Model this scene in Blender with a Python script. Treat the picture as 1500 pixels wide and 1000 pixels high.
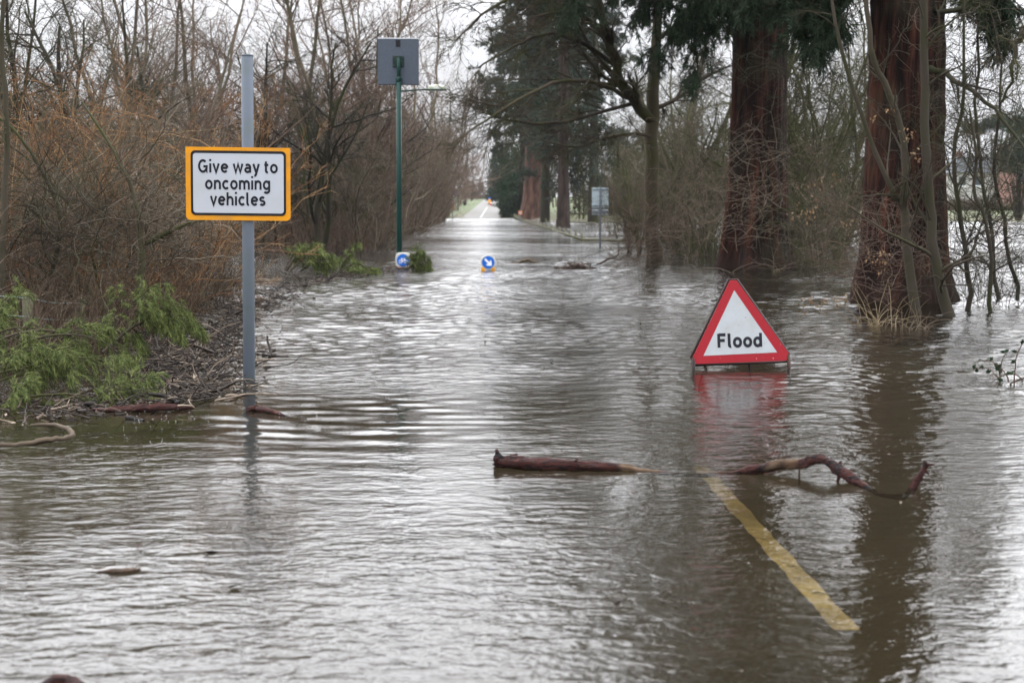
import bpy, math, random
import numpy as np
from mathutils import Vector, Matrix

for o in list(bpy.data.objects): bpy.data.objects.remove(o)
SC = bpy.context.scene
COL = SC.collection
R = math.radians

# ------------------------------------------------------------------ camera
H_EYE = 1.40
F_PX = 2083.33
PITCH = math.atan(200 / F_PX)
YAW = -math.atan(37 / F_PX)
cam_d = bpy.data.cameras.new('camera')
cam = bpy.data.objects.new('camera', cam_d)
COL.objects.link(cam)
cam.location = (0, 0, H_EYE)
cam.rotation_euler = (math.pi / 2 - PITCH, 0, YAW)
cam_d.lens = 50
cam_d.sensor_width = 36
cam_d.clip_start = 0.1
cam_d.clip_end = 4000
cam_d.dof.use_dof = True
cam_d.dof.focus_distance = 11.6
cam_d.dof.aperture_fstop = 3.2
SC.camera = cam

# ------------------------------------------------------------------ sky, sun, exposure
SUN_EL, SUN_AZ = R(50), R(15)      # a high, fully veiled sun ahead of the camera
SKY_TOP = 66.0
w = bpy.data.worlds.new('World'); SC.world = w; w.use_nodes = True
nt = w.node_tree; nt.nodes.clear()
out = nt.nodes.new('ShaderNodeOutputWorld'); bg = nt.nodes.new('ShaderNodeBackground')
sky = nt.nodes.new('ShaderNodeTexSky'); sky.sky_type = 'NISHITA'; sky.sun_disc = False
sky.sun_elevation = SUN_EL; sky.sun_rotation = SUN_AZ; sky.dust_density = 4; sky.air_density = 1
hs = nt.nodes.new('ShaderNodeHueSaturation'); hs.inputs['Saturation'].default_value = 0.12
nt.links.new(sky.outputs[0], hs.inputs['Color'])
tc = nt.nodes.new('ShaderNodeTexCoord'); sp = nt.nodes.new('ShaderNodeSeparateXYZ')
nt.links.new(tc.outputs['Generated'], sp.inputs[0])
# overcast: plain near the horizon, much brighter overhead and towards the veiled sun
fc = nt.nodes.new('ShaderNodeFloatCurve'); cv = fc.mapping.curves[0]
for x_, y_ in ((.11, .20), (.18, .50), (.26, .86)): cv.points.new(x_, y_)
cv.points[0].location = (0, .160); cv.points[-1].location = (1, 1.0); fc.mapping.update()
nt.links.new(sp.outputs[2], fc.inputs['Value'])
mr = nt.nodes.new('ShaderNodeMath'); mr.operation = 'MULTIPLY'; mr.inputs[1].default_value = SKY_TOP
nt.links.new(fc.outputs[0], mr.inputs[0])
fb = nt.nodes.new('ShaderNodeMapRange'); fb.inputs[1].default_value = -1; fb.inputs[2].default_value = 1; fb.inputs[3].default_value = .55; fb.inputs[4].default_value = 1.05
nt.links.new(sp.outputs[1], fb.inputs[0])
mr2 = nt.nodes.new('ShaderNodeMath'); mr2.operation = 'MULTIPLY'; nt.links.new(mr.outputs[0], mr2.inputs[0]); nt.links.new(fb.outputs[0], mr2.inputs[1]); mr = mr2
cn = nt.nodes.new('ShaderNodeTexNoise'); cn.inputs['Scale'].default_value = 2.2; cn.inputs['Detail'].default_value = 4
nt.links.new(tc.outputs['Generated'], cn.inputs['Vector'])
cm = nt.nodes.new('ShaderNodeMapRange'); cm.inputs[1].default_value = .3; cm.inputs[2].default_value = .7
cm.inputs[3].default_value = .88; cm.inputs[4].default_value = 1.1
nt.links.new(cn.outputs[0], cm.inputs[0])
mu = nt.nodes.new('ShaderNodeMath'); mu.operation = 'MULTIPLY'
nt.links.new(mr.outputs[0], mu.inputs[0]); nt.links.new(cm.outputs[0], mu.inputs[1])
cc = nt.nodes.new('ShaderNodeCombineColor')
for i, k in enumerate((.975, .985, 1.03)):
    m_ = nt.nodes.new('ShaderNodeMath'); m_.operation = 'MULTIPLY'; m_.inputs[1].default_value = k
    nt.links.new(mu.outputs[0], m_.inputs[0]); nt.links.new(m_.outputs[0], cc.inputs[i])
mx = nt.nodes.new('ShaderNodeMix'); mx.data_type = 'RGBA'; mx.inputs[0].default_value = .93
nt.links.new(hs.outputs[0], mx.inputs[6]); nt.links.new(cc.outputs[0], mx.inputs[7])
nt.links.new(mx.outputs[2], bg.inputs[0]); bg.inputs[1].default_value = 0.10
nt.links.new(bg.outputs[0], out.inputs[0])
sd = bpy.data.lights.new('sun', 'SUN'); sd.energy = 0.5; sd.angle = R(25); sd.color = (1, .97, .93)
so = bpy.data.objects.new('sun', sd); COL.objects.link(so)
so.rotation_euler = (math.pi / 2 - SUN_EL, 0, math.pi - SUN_AZ)
SC.view_settings.view_transform = 'Standard'; SC.view_settings.look = 'None'
SC.view_settings.gamma = 1; SC.view_settings.exposure = -0.24
SC.cycles.max_bounces = 6; SC.cycles.diffuse_bounces = 2; SC.cycles.glossy_bounces = 3
SC.cycles.transparent_max_bounces = 6; SC.cycles.caustics_reflective = False; SC.cycles.caustics_refractive = False

# ------------------------------------------------------------------ projecting measurements from the photo to metres
CR = Matrix.Rotation(YAW, 3, 'Z') @ Matrix.Rotation(math.pi / 2 - PITCH, 3, 'X')
def ray(px, py): return CR @ Vector(((px - 750) / F_PX, (500 - py) / F_PX, -1))
def P(px, py, z=0.0):
    r = ray(px, py); t = (z - H_EYE) / r.z
    return Vector((r.x * t, r.y * t, z))
def PD(px, py, d):
    r = ray(px, py); t = d / r.y
    return Vector((r.x * t, d, H_EYE + r.z * t))

# ------------------------------------------------------------------ object helpers
def setp(o, label=None, cat=None, group=None, kind=None):
    if label: o['label'] = label
    if cat: o['category'] = cat
    if group: o['group'] = group
    if kind: o['kind'] = kind
    return o
def empty(name, loc=(0, 0, 0), rz=0, label=None, cat=None, group=None, kind=None):
    o = bpy.data.objects.new(name, None); COL.objects.link(o)
    o.location = loc; o.rotation_euler = (0, 0, rz); o.empty_display_size = .2
    return setp(o, label, cat, group, kind)
def link(name, me, mat=None, parent=None, loc=None):
    o = bpy.data.objects.new(name, me); COL.objects.link(o)
    if mat and not me.materials: me.materials.append(mat)
    if parent: o.parent = parent
    if loc is not None: o.location = loc
    return o
def copy_tree(root, name=None):
    c = root.copy(); COL.objects.link(c)
    for ch in root.children:
        d = ch.copy(); COL.objects.link(d); d.parent = c
        for g in ch.children:
            e = g.copy(); COL.objects.link(e); e.parent = d
    return c

def npmesh(name, V, loops, starts, totals, smooth=True, tone=None):
    me = bpy.data.meshes.new(name)
    me.vertices.add(len(V)); me.vertices.foreach_set('co', np.asarray(V, dtype=np.float32).ravel())
    me.loops.add(len(loops)); me.loops.foreach_set('vertex_index', np.asarray(loops, dtype=np.int32))
    me.polygons.add(len(starts)); me.polygons.foreach_set('loop_start', np.asarray(starts, dtype=np.int32))
    me.polygons.foreach_set('loop_total', np.asarray(totals, dtype=np.int32))
    if smooth: me.polygons.foreach_set('use_smooth', np.ones(len(starts), dtype=bool))
    if tone is not None:
        a = me.attributes.new('tone', 'FLOAT', 'POINT'); a.data.foreach_set('value', np.asarray(tone, dtype=np.float32))
    me.update(calc_edges=True); me.validate()
    return me

class Buf:
    """collects tubes, blades and polygons and builds them as one mesh"""
    def __init__(s): s.V = []; s.L = []; s.S = []; s.T = []; s.tone = []; s.n = 0; s.ln = 0
    def add(s, V, F, tone):
        V = np.asarray(V, float).reshape(-1, 3); F = np.asarray(F, int)
        k = F.shape[1]
        s.V.append(V); s.L.append((F + s.n).ravel())
        s.S.append(s.ln + np.arange(len(F)) * k); s.T.append(np.full(len(F), k))
        s.tone.append(np.broadcast_to(np.asarray(tone, float), (len(V),)).copy() if np.ndim(tone) < 2 else tone.ravel())
        s.n += len(V); s.ln += len(F) * k
    def tubes(s, Pn, Rn, sides=3, rng=None, cap=False, tone=None):
        Pn = np.asarray(Pn, float); Rn = np.asarray(Rn, float)
        N, k, _ = Pn.shape
        if N == 0: return
        T = np.gradient(Pn, axis=1); T /= np.linalg.norm(T, axis=2, keepdims=True) + 1e-9
        mean = T.mean(axis=1, keepdims=True)
        ref = np.where(np.abs(mean[..., 2:3]) > .75, np.array([[[1., 0, 0]]]), np.array([[[0, 0, 1.]]]))
        A = np.cross(T, ref); A /= np.linalg.norm(A, axis=2, keepdims=True) + 1e-9
        B = np.cross(T, A)
        th = np.arange(sides) * 2 * np.pi / sides
        V = Pn[:, :, None, :] + Rn[:, :, None, None] * (A[:, :, None, :] * np.cos(th)[None, None, :, None] + B[:, :, None, :] * np.sin(th)[None, None, :, None])
        i = np.arange(k - 1)[:, None]; j = np.arange(sides)[None, :]
        q = np.stack([i * sides + j, i * sides + (j + 1) % sides, (i + 1) * sides + (j + 1) % sides, (i + 1) * sides + j], -1).reshape(-1, 4)
        F = (q[None] + (np.arange(N) * k * sides)[:, None, None]).reshape(-1, 4)
        if tone is None: tn = (rng or np.random).random(N)
        else: tn = np.broadcast_to(np.asarray(tone, float), (N,))
        base = s.n
        s.add(V, F[:, ::-1], np.repeat(tn, k * sides))
        if cap:
            for e, rev in ((0, False), (k - 1, True)):
                c = (np.arange(sides)[None, :] + (np.arange(N) * k * sides + e * sides)[:, None]) + base
                if rev: c = c[:, ::-1]
                s.L.append(c.ravel()); s.S.append(s.ln + np.arange(N) * sides); s.T.append(np.full(N, sides)); s.ln += N * sides
    def blades(s, p, d, l, wd, rng):
        p = np.asarray(p, float); d = np.asarray(d, float)
        N = len(p)
        if N == 0: return
        d = d / (np.linalg.norm(d, axis=1, keepdims=True) + 1e-9)
        r = rng.normal(size=(N, 3)); sd_ = np.cross(d, r); sd_ /= np.linalg.norm(sd_, axis=1, keepdims=True) + 1e-9
        l = np.broadcast_to(l, (N,))[:, None]; wd = np.broadcast_to(wd, (N,))[:, None]
        V = np.stack([p, p + d * l * .45 + sd_ * wd / 2, p + d * l, p + d * l * .45 - sd_ * wd / 2], 1)
        F = np.arange(N * 4).reshape(N, 4)
        s.add(V, F, np.repeat(rng.random(N), 4))
    def poly(s, V, F, tone=.5): s.add(V, F, tone)
    def mesh(s, name, smooth=True):
        return npmesh(name, np.concatenate(s.V), np.concatenate(s.L), np.concatenate(s.S), np.concatenate(s.T), smooth, np.concatenate(s.tone))

def box(name, x0, x1, y0, y1, z0, z1, mat, parent=None, bevel=0.0, rot=None):
    import bmesh
    bm = bmesh.new(); bmesh.ops.create_cube(bm, size=1)
    for v in bm.verts:
        v.co = Vector(((x0 + x1) / 2 + v.co.x * (x1 - x0), (y0 + y1) / 2 + v.co.y * (y1 - y0), (z0 + z1) / 2 + v.co.z * (z1 - z0)))
    if bevel: bmesh.ops.bevel(bm, geom=bm.edges[:], offset=bevel, segments=2, affect='EDGES', profile=.6)
    me = bpy.data.meshes.new(name); bm.to_mesh(me); bm.free()
    return link(name, me, mat, parent)
def prism(name, pts, y0, y1, mat, parent=None, bevel=0):
    """outline in the x-z plane, thickness along y"""
    import bmesh
    bm = bmesh.new()
    a = [bm.verts.new((x, y0, z)) for x, z in pts]; f = bm.faces.new(a)
    r = bmesh.ops.extrude_face_region(bm, geom=[f])
    for g in r['geom']:
        if isinstance(g, bmesh.types.BMVert): g.co.y = y1
    bmesh.ops.recalc_face_normals(bm, faces=bm.faces[:])
    if bevel: bmesh.ops.bevel(bm, geom=[e for e in bm.edges], offset=bevel, segments=1, affect='EDGES')
    me = bpy.data.meshes.new(name); bm.to_mesh(me); bm.free()
    return link(name, me, mat, parent)
def ring_prism(name, outer, inner, y0, y1, mat, parent=None):
    n = len(outer); V = []
    for y in (y0, y1):
        for pts in (outer, inner): V += [(x, y, z) for x, z in pts]
    F = []
    for i in range(n):
        j = (i + 1) % n
        F.append((i, j, n + j, n + i)); F.append((2 * n + j, 2 * n + i, 3 * n + i, 3 * n + j))
        F.append((j, i, 2 * n + i, 2 * n + j)); F.append((n + i, n + j, 3 * n + j, 3 * n + i))
    me = bpy.data.meshes.new(name); me.from_pydata(V, [], F); me.update()
    return link(name, me, mat, parent)
def rrect(x0, x1, z0, z1, r, n=6, corners=(1, 1, 1, 1)):
    pts = []
    for (cx, cz, a0), on in zip(((x1 - r, z0 + r, -90), (x1 - r, z1 - r, 0), (x0 + r, z1 - r, 90), (x0 + r, z0 + r, 180)), corners):
        for i in range(n + 1):
            a = R(a0 + 90 * i / n)
            if on: pts.append((cx + r * math.cos(a), cz + r * math.sin(a)))
            else:
                q = 4e-4 * (i - n / 2)
                sx = 1 if a0 in (-90, 0) else -1; sz = 1 if a0 in (0, 90) else -1
                rr = .004
                pts.append((cx + sx * (r - rr) + rr * math.cos(a), cz + sz * (r - rr) + rr * math.sin(a)))
    return pts
def circ(cx, cz, r, n=40): return [(cx + r * math.cos(2 * math.pi * i / n), cz + r * math.sin(2 * math.pi * i / n)) for i in range(n)]
def cyl(name, x, y, z0, z1, r, mat, parent=None, n=24, r2=None):
    b = Buf(); r2 = r if r2 is None else r2
    b.tubes([[(x, y, z0), (x, y, z0 + .002), (x, y, (z0 + z1) / 2), (x, y, z1 - .002), (x, y, z1)]], [[r * .94, r, (r + r2) / 2, r2, r2 * .9]], n, np.random.default_rng(1), cap=True)
    me = b.mesh(name)
    ob = link(name, me, mat, parent); return ob
def tube_obj(name, pts, rad, mat, parent=None, sides=8, k=None, cap=True):
    pts = np.array([tuple(p) for p in pts], float)
    rad = np.array(rad if np.ndim(rad) else [rad] * len(pts), float)
    if k: pts, rad = resample(pts, rad, k)
    b = Buf(); b.tubes(pts[None], rad[None], sides, np.random.default_rng(2), cap=cap)
    return link(name, b.mesh(name), mat, parent)
def resample(pts, rad, k):
    """Catmull-Rom through the points"""
    n = len(pts); t = np.linspace(0, n - 1 - 1e-6, k); i = t.astype(int); f = (t - i)[:, None]
    g = lambda j: pts[np.clip(j, 0, n - 1)]
    p = .5 * (2 * g(i) + (g(i + 1) - g(i - 1)) * f + (2 * g(i - 1) - 5 * g(i) + 4 * g(i + 1) - g(i + 2)) * f ** 2 + (3 * g(i) - g(i - 1) - 3 * g(i + 1) + g(i + 2)) * f ** 3)
    r = rad[i] * (1 - f[:, 0]) + rad[np.clip(i + 1, 0, n - 1)] * f[:, 0]
    return p, r

# ------------------------------------------------------------------ materials
def mat_new(name):
    m = bpy.data.materials.new(name); m.use_nodes = True
    n = m.node_tree; b = n.nodes['Principled BSDF']; return m, n, b
def ramp(n, fac, stops):
    r = n.nodes.new('ShaderNodeValToRGB'); e = r.color_ramp.elements
    while len(e) < len(stops): e.new(.5)
    for x, (p, c) in zip(e, stops): x.position = p; x.color = (*c, 1)
    n.links.new(fac, r.inputs[0]); return r.outputs[0]
def noise(n, scale, detail=4, vec='Object', stretch=None, rough=.55):
    t = n.nodes.new('ShaderNodeTexCoord'); x = n.nodes.new('ShaderNodeTexNoise')
    x.inputs['Scale'].default_value = scale; x.inputs['Detail'].default_value = detail; x.inputs['Roughness'].default_value = rough
    if stretch:
        mp = n.nodes.new('ShaderNodeMapping'); mp.inputs['Scale'].default_value = stretch
        n.links.new(t.outputs[vec], mp.inputs[0]); n.links.new(mp.outputs[0], x.inputs['Vector'])
    else: n.links.new(t.outputs[vec], x.inputs['Vector'])
    return x.outputs[0]
def mixc(n, f, a, b, mode='MIX'):
    m = n.nodes.new('ShaderNodeMix'); m.data_type = 'RGBA'; m.blend_type = mode
    for s, v in ((0, f), (6, a), (7, b)):
        if isinstance(v, (int, float)): m.inputs[s].default_value = v
        elif isinstance(v, tuple): m.inputs[s].default_value = (*v, 1)
        else: n.links.new(v, m.inputs[s])
    return m.outputs[2]
def attr(n, name='tone'):
    a = n.nodes.new('ShaderNodeAttribute'); a.attribute_name = name; return a.outputs['Fac']
def bump(n, b, h, dist, strength=1):
    x = n.nodes.new('ShaderNodeBump'); x.inputs['Distance'].default_value = dist; x.inputs['Strength'].default_value = strength
    n.links.new(h, x.inputs['Height']); n.links.new(x.outputs[0], b.inputs['Normal'])

ALB = .46
def twig_mat(name, stops, moss=None, rough=.85, obj_var=.25, k_=None):
    k_ = ALB if k_ is None else k_
    stops = [(p, tuple(v * k_ for v in c)) for p, c in stops]; moss = tuple(v * k_ for v in moss) if moss else None
    m, n, b = mat_new(name)
    c = ramp(n, attr(n), stops)
    if moss:
        nz = noise(n, 1.3, 3); f = ramp(n, nz, [(.45, (0, 0, 0)), (.62, (1, 1, 1))])
        c = mixc(n, f, c, moss)
    oi = n.nodes.new('ShaderNodeObjectInfo')
    k = n.nodes.new('ShaderNodeMapRange'); k.inputs[3].default_value = 1 - obj_var; k.inputs[4].default_value = 1 + obj_var
    n.links.new(oi.outputs['Random'], k.inputs[0])
    v = n.nodes.new('ShaderNodeHueSaturation'); n.links.new(c, v.inputs['Color']); n.links.new(k.outputs[0], v.inputs['Value'])
    n.links.new(v.outputs[0], b.inputs['Base Color']); b.inputs['Roughness'].default_value = rough
    b.inputs['Specular IOR Level'].default_value = .2
    return m
def paint(name, col, rough=.45, dirt=.18, scale=9, dirtcol=(.12, .11, .08), metal=0, bmp=0, rust=None):
    m, n, b = mat_new(name)
    nz = noise(n, scale, 6)
    f = ramp(n, nz, [(.42, (0, 0, 0)), (.75, (dirt, dirt, dirt))])
    c = mixc(n, f, col, dirtcol)
    if rust:
        n2 = noise(n, 42, 5); f2 = ramp(n, n2, [(.69, (0, 0, 0)), (.74, (1, 1, 1))]); c = mixc(n, f2, c, rust)
    n.links.new(c, b.inputs['Base Color'])
    b.inputs['Roughness'].default_value = rough; b.inputs['Metallic'].default_value = metal; b.inputs['Specular IOR Level'].default_value = .2
    if bmp: bump(n, b, noise(n, 60, 3), bmp)
    return m
M = {}
M['thicket'] = twig_mat('grey brown twig bark', [(0, (.11, .086, .062)), (.5, (.23, .18, .13)), (1, (.40, .33, .245))], moss=(.14, .13, .07))
M['reddish'] = twig_mat('red brown twig bark', [(0, (.14, .095, .07)), (.5, (.26, .175, .13)), (1, (.38, .28, .21))])
M['osier'] = twig_mat('orange osier bark', [(0, (.14, .085, .05)), (.5, (.46, .22, .09)), (1, (.56, .38, .20))])
M['dark'] = twig_mat('dark wet bark', [(0, (.03, .024, .018)), (.6, (.06, .048, .034)), (1, (.10, .085, .06))], moss=(.055, .06, .022))
M['mossy'] = twig_mat('mossy olive bark', [(0, (.06, .052, .03)), (.5, (.115, .10, .052)), (1, (.19, .17, .10))], moss=(.10, .115, .03))
M['brownmoss'] = twig_mat('brown bark with some moss', [(0, (.05, .038, .025)), (.5, (.095, .072, .048)), (1, (.16, .125, .085))], moss=(.085, .085, .03))
M['sapling'] = twig_mat('olive grey sapling bark', [(0, (.075, .062, .042)), (1, (.13, .108, .075))], moss=(.075, .072, .034))
M['paletwig'] = twig_mat('pale dry twig', [(0, (.17, .13, .09)), (.6, (.26, .20, .14)), (1, (.36, .29, .21))])
M['stalk'] = twig_mat('dry brown stalks', [(0, (.10, .065, .045)), (.5, (.19, .13, .09)), (1, (.34, .26, .18))])
M['straw'] = twig_mat('straw coloured dead grass', [(0, (.36, .26, .14)), (1, (.6, .48, .29))])
M['deadleaf'] = twig_mat('tan dead leaves', [(0, (.30, .17, .08)), (1, (.55, .38, .22))])
M['needle'] = twig_mat('fresh green needles', [(0, (.045, .08, .022)), (.5, (.185, .245, .07)), (1, (.40, .44, .15))], obj_var=.12)
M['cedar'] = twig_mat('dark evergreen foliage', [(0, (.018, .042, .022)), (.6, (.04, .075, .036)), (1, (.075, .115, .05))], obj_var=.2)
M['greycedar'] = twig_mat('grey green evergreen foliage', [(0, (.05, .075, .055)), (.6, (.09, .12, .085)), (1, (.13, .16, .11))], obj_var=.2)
M['holly'] = twig_mat('dark holly leaves', [(0, (.02, .045, .02)), (1, (.05, .10, .04))])
M['debris'] = twig_mat('wet floating twigs', [(0, (.014, .010, .008)), (.6, (.06, .042, .03)), (.88, (.16, .115, .08)), (1, (.45, .36, .27))], rough=.7)
M['debris'].node_tree.nodes['Principled BSDF'].inputs['Specular IOR Level'].default_value = .25

def redwood():
    m, n, b = mat_new('furrowed redwood bark')
    a = attr(n)
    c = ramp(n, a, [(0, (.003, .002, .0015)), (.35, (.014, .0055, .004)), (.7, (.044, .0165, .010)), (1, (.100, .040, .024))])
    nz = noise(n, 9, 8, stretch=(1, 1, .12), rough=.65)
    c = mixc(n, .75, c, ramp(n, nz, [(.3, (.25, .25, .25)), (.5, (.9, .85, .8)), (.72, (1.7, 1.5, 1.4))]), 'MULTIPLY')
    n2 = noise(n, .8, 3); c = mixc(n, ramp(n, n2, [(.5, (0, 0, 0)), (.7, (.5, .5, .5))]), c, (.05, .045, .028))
    # wet band just over the flood
    g = n.nodes.new('ShaderNodeNewGeometry'); s = n.nodes.new('ShaderNodeSeparateXYZ'); n.links.new(g.outputs['Position'], s.inputs[0])
    mrr = n.nodes.new('ShaderNodeMapRange'); mrr.inputs[1].default_value = .05; mrr.inputs[2].default_value = .5; mrr.inputs[3].default_value = .75; mrr.inputs[4].default_value = 0
    n.links.new(s.outputs[2], mrr.inputs[0]); c = mixc(n, mrr.outputs[0], c, (.02, .012, .009))
    n.links.new(c, b.inputs['Base Color']); b.inputs['Roughness'].default_value = .9; b.inputs['Specular IOR Level'].default_value = .15
    bump(n, b, nz, .05); return m
M['redwood'] = redwood()
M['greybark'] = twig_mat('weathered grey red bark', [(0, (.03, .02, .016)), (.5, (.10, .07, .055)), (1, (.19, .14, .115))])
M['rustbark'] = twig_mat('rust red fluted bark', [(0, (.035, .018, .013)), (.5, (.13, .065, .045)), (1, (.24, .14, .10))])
def logmat(name='wet red bark'):
    m, n, b = mat_new(name)
    nz = noise(n, 16, 7, stretch=(.30, 1.2, 1.2), rough=.68)
    c = ramp(n, nz, [(.36, (.004, .003, .004)), (.46, (.014, .007, .007)), (.52, (.060, .017, .012)), (.58, (.022, .013, .014)), (.66, (.12, .05, .035))])
    n2 = noise(n, 1.9, 3)
    c = mixc(n, ramp(n, n2, [(.60, (0, 0, 0)), (.66, (.8, .8, .8))]), c, (.13, .085, .05))
    n.links.new(c, b.inputs['Base Color']); b.inputs['Roughness'].default_value = .6; b.inputs['Specular IOR Level'].default_value = .15
    bump(n, b, noise(n, 60, 6, stretch=(.25, 1, 1), rough=.75), .02); return m
M['log'] = logmat()
M['darklog'] = paint('soaked dark wood', (.035, .024, .019), rough=.4, dirt=.8, scale=12, dirtcol=(.12, .08, .055), bmp=.01)
M['mosslog'] = paint('moss covered wood', (.06, .045, .03), rough=.9, dirt=1, scale=5, dirtcol=(.13, .16, .03), bmp=.02)
M['post'] = paint('weathered green grey timber', (.13, .12, .085), rough=.85, dirt=.8, scale=14, dirtcol=(.09, .11, .035), bmp=.01)
M['galv'] = paint('galvanised steel pole', (.095, .112, .14), rough=.6, dirt=.5, scale=6, dirtcol=(.075, .095, .065), metal=.0, rust=(.10, .06, .05))
M['green'] = paint('dark green enamel', (.006, .042, .034), rough=.35, dirt=.4, dirtcol=(.02, .03, .025))
M['darkgreen'] = paint('dark green bracket plate', (.004, .02, .016), rough=.4)
M['panel'] = paint('grey composite panel', (.075, .092, .12), rough=.6, dirt=.35, scale=16, dirtcol=(.12, .14, .17), bmp=.003)
M['alu'] = paint('dull aluminium sign back', (.42, .50, .54), rough=.5, dirt=.5, dirtcol=(.3, .34, .35))
M['yellow'] = paint('amber sign border', (.66, .27, .008), rough=.45, dirt=.35)
M['black'] = paint('black vinyl', (.008, .008, .011), rough=.4, dirt=.1)
M['ink'] = paint('black lettering', (.008, .008, .014), rough=.45, dirt=.05)
M['white'] = paint('white reflective sheet', (.43, .455, .50), rough=.4, dirt=.45, scale=4, dirtcol=(.36, .37, .35))
M['whiteflood'] = paint('scuffed white reflective sheet', (.38, .405, .425), rough=.5, dirt=.55, scale=6, dirtcol=(.28, .28, .26), bmp=.0005, rust=(.16, .15, .13))
M['red'] = paint('scuffed red reflective sheet', (.27, .008, .016), rough=.4, dirt=.35, scale=24, dirtcol=(.22, .02, .025), rust=(.55, .45, .42))
M['frame'] = paint('black painted steel frame', (.014, .011, .011), rough=.5, dirt=.5, scale=20, dirtcol=(.10, .035, .02))
M['blue'] = paint('blue sign face', (.012, .14, .60), rough=.35, dirt=.08)
M['whiteplastic'] = paint('cream plastic housing', (.62, .62, .55), rough=.5, dirt=.4, scale=12, dirtcol=(.34, .33, .26))
M['pure'] = paint('white symbol', (.85, .87, .9), rough=.4, dirt=.05)
M['yellowplastic'] = paint('yellow plastic', (.8, .36, .02), rough=.5, dirt=.3)
M['orange'] = paint('orange sign face', (.55, .17, .04), rough=.45)
M['redplastic'] = paint('red plastic', (.6, .07, .04), rough=.5)
M['wire'] = paint('pale fence wire', (.26, .36, .36), rough=.4)
def bowlmat():
    m, n, b = mat_new('algae stained lamp bowl'); c = ramp(n, noise(n, 9, 4), [(.4, (.34, .37, .22)), (.6, (.7, .72, .66))])
    n.links.new(c, b.inputs['Base Color']); b.inputs['Roughness'].default_value = .3
    b.inputs['Transmission Weight'].default_value = .3; return m
M['bowl'] = bowlmat()
M['brick'] = None
def brick():
    m, n, b = mat_new('red brick'); t = n.nodes.new('ShaderNodeTexCoord'); k = n.nodes.new('ShaderNodeTexBrick')
    mp = n.nodes.new('ShaderNodeMapping'); mp.inputs['Rotation'].default_value = (math.pi / 2, 0, 0)
    n.links.new(t.outputs['Object'], mp.inputs[0]); n.links.new(mp.outputs[0], k.inputs['Vector'])
    k.inputs['Color1'].default_value = (.22, .085, .065, 1); k.inputs['Color2'].default_value = (.28, .13, .10, 1); k.inputs['Mortar'].default_value = (.42, .36, .32, 1)
    k.inputs['Scale'].default_value = 4; n.links.new(k.outputs[0], b.inputs['Base Color']); b.inputs['Roughness'].default_value = .9; return m
M['brick'] = brick()
M['render'] = paint('cream rendered wall', (.42, .41, .385), rough=.9, dirt=.3)
M['slate'] = paint('grey slate roof', (.17, .185, .21), rough=.8, dirt=.5, scale=3)
M['glass'] = paint('dark window glass', (.05, .06, .07), rough=.1)

def ground_mat():
    m, n, b = mat_new('flooded soil and grass')
    nz = noise(n, .35, 6); c = ramp(n, nz, [(.35, (.05, .04, .026)), (.52, (.075, .07, .035)), (.68, (.10, .12, .04))])
    g = n.nodes.new('ShaderNodeNewGeometry'); s = n.nodes.new('ShaderNodeSeparateXYZ'); n.links.new(g.outputs['Position'], s.inputs[0])
    mrr = n.nodes.new('ShaderNodeMapRange'); mrr.inputs[1].default_value = .15; mrr.inputs[2].default_value = .9
    n.links.new(s.outputs[2], mrr.inputs[0])
    gr = ramp(n, noise(n, 1.2, 6), [(.3, (.05, .07, .025)), (.7, (.10, .125, .05))])
    c = mixc(n, mrr.outputs[0], c, gr); n.links.new(c, b.inputs['Base Color']); b.inputs['Roughness'].default_value = .95
    bump(n, b, noise(n, 14, 5), .05); return m
M['ground'] = ground_mat()
def road_mat():
    m, n, b = mat_new('wet silty asphalt')
    c = ramp(n, noise(n, 2.2, 7, rough=.7), [(.3, (.04, .036, .028)), (.7, (.07, .062, .046))])
    c = mixc(n, .5, c, ramp(n, noise(n, 90, 3), [(.3, (.6, .6, .6)), (.7, (1.3, 1.3, 1.3))]), 'MULTIPLY')
    n.links.new(c, b.inputs['Base Color']); b.inputs['Roughness'].default_value = .5; b.inputs['Specular IOR Level'].default_value = .22; bump(n, b, noise(n, 70, 3), .004); return m
M['road'] = road_mat()
def line_mat():
    m, n, b = mat_new('worn silted road paint with painted depth fade')
    nz = noise(n, 7, 8, rough=.75)
    f = ramp(n, nz, [(.32, (0, 0, 0)), (.44, (1, 1, 1))])
    n2 = noise(n, 1.9, 5, rough=.6); f2 = ramp(n, n2, [(.36, (.35, .35, .35)), (.6, (1, 1, 1))])
    f = mixc(n, 1.0, f, f2, 'MULTIPLY')
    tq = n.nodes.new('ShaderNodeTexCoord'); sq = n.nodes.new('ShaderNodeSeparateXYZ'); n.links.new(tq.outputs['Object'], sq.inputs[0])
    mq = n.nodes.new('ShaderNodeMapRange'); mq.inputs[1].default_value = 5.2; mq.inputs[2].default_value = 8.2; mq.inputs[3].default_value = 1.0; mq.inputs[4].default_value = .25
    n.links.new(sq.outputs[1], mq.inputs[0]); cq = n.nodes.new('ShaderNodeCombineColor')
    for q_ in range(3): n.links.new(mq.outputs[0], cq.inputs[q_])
    f = mixc(n, 1.0, f, cq.outputs[0], 'MULTIPLY')      # painted fade along the line, standing in for light lost in deeper water
    c = mixc(n, f, (.09, .07, .035), (.92, .76, .38))
    n.links.new(c, b.inputs['Base Color']); b.inputs['Roughness'].default_value = .7; return m
M['line'] = line_mat()

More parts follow.
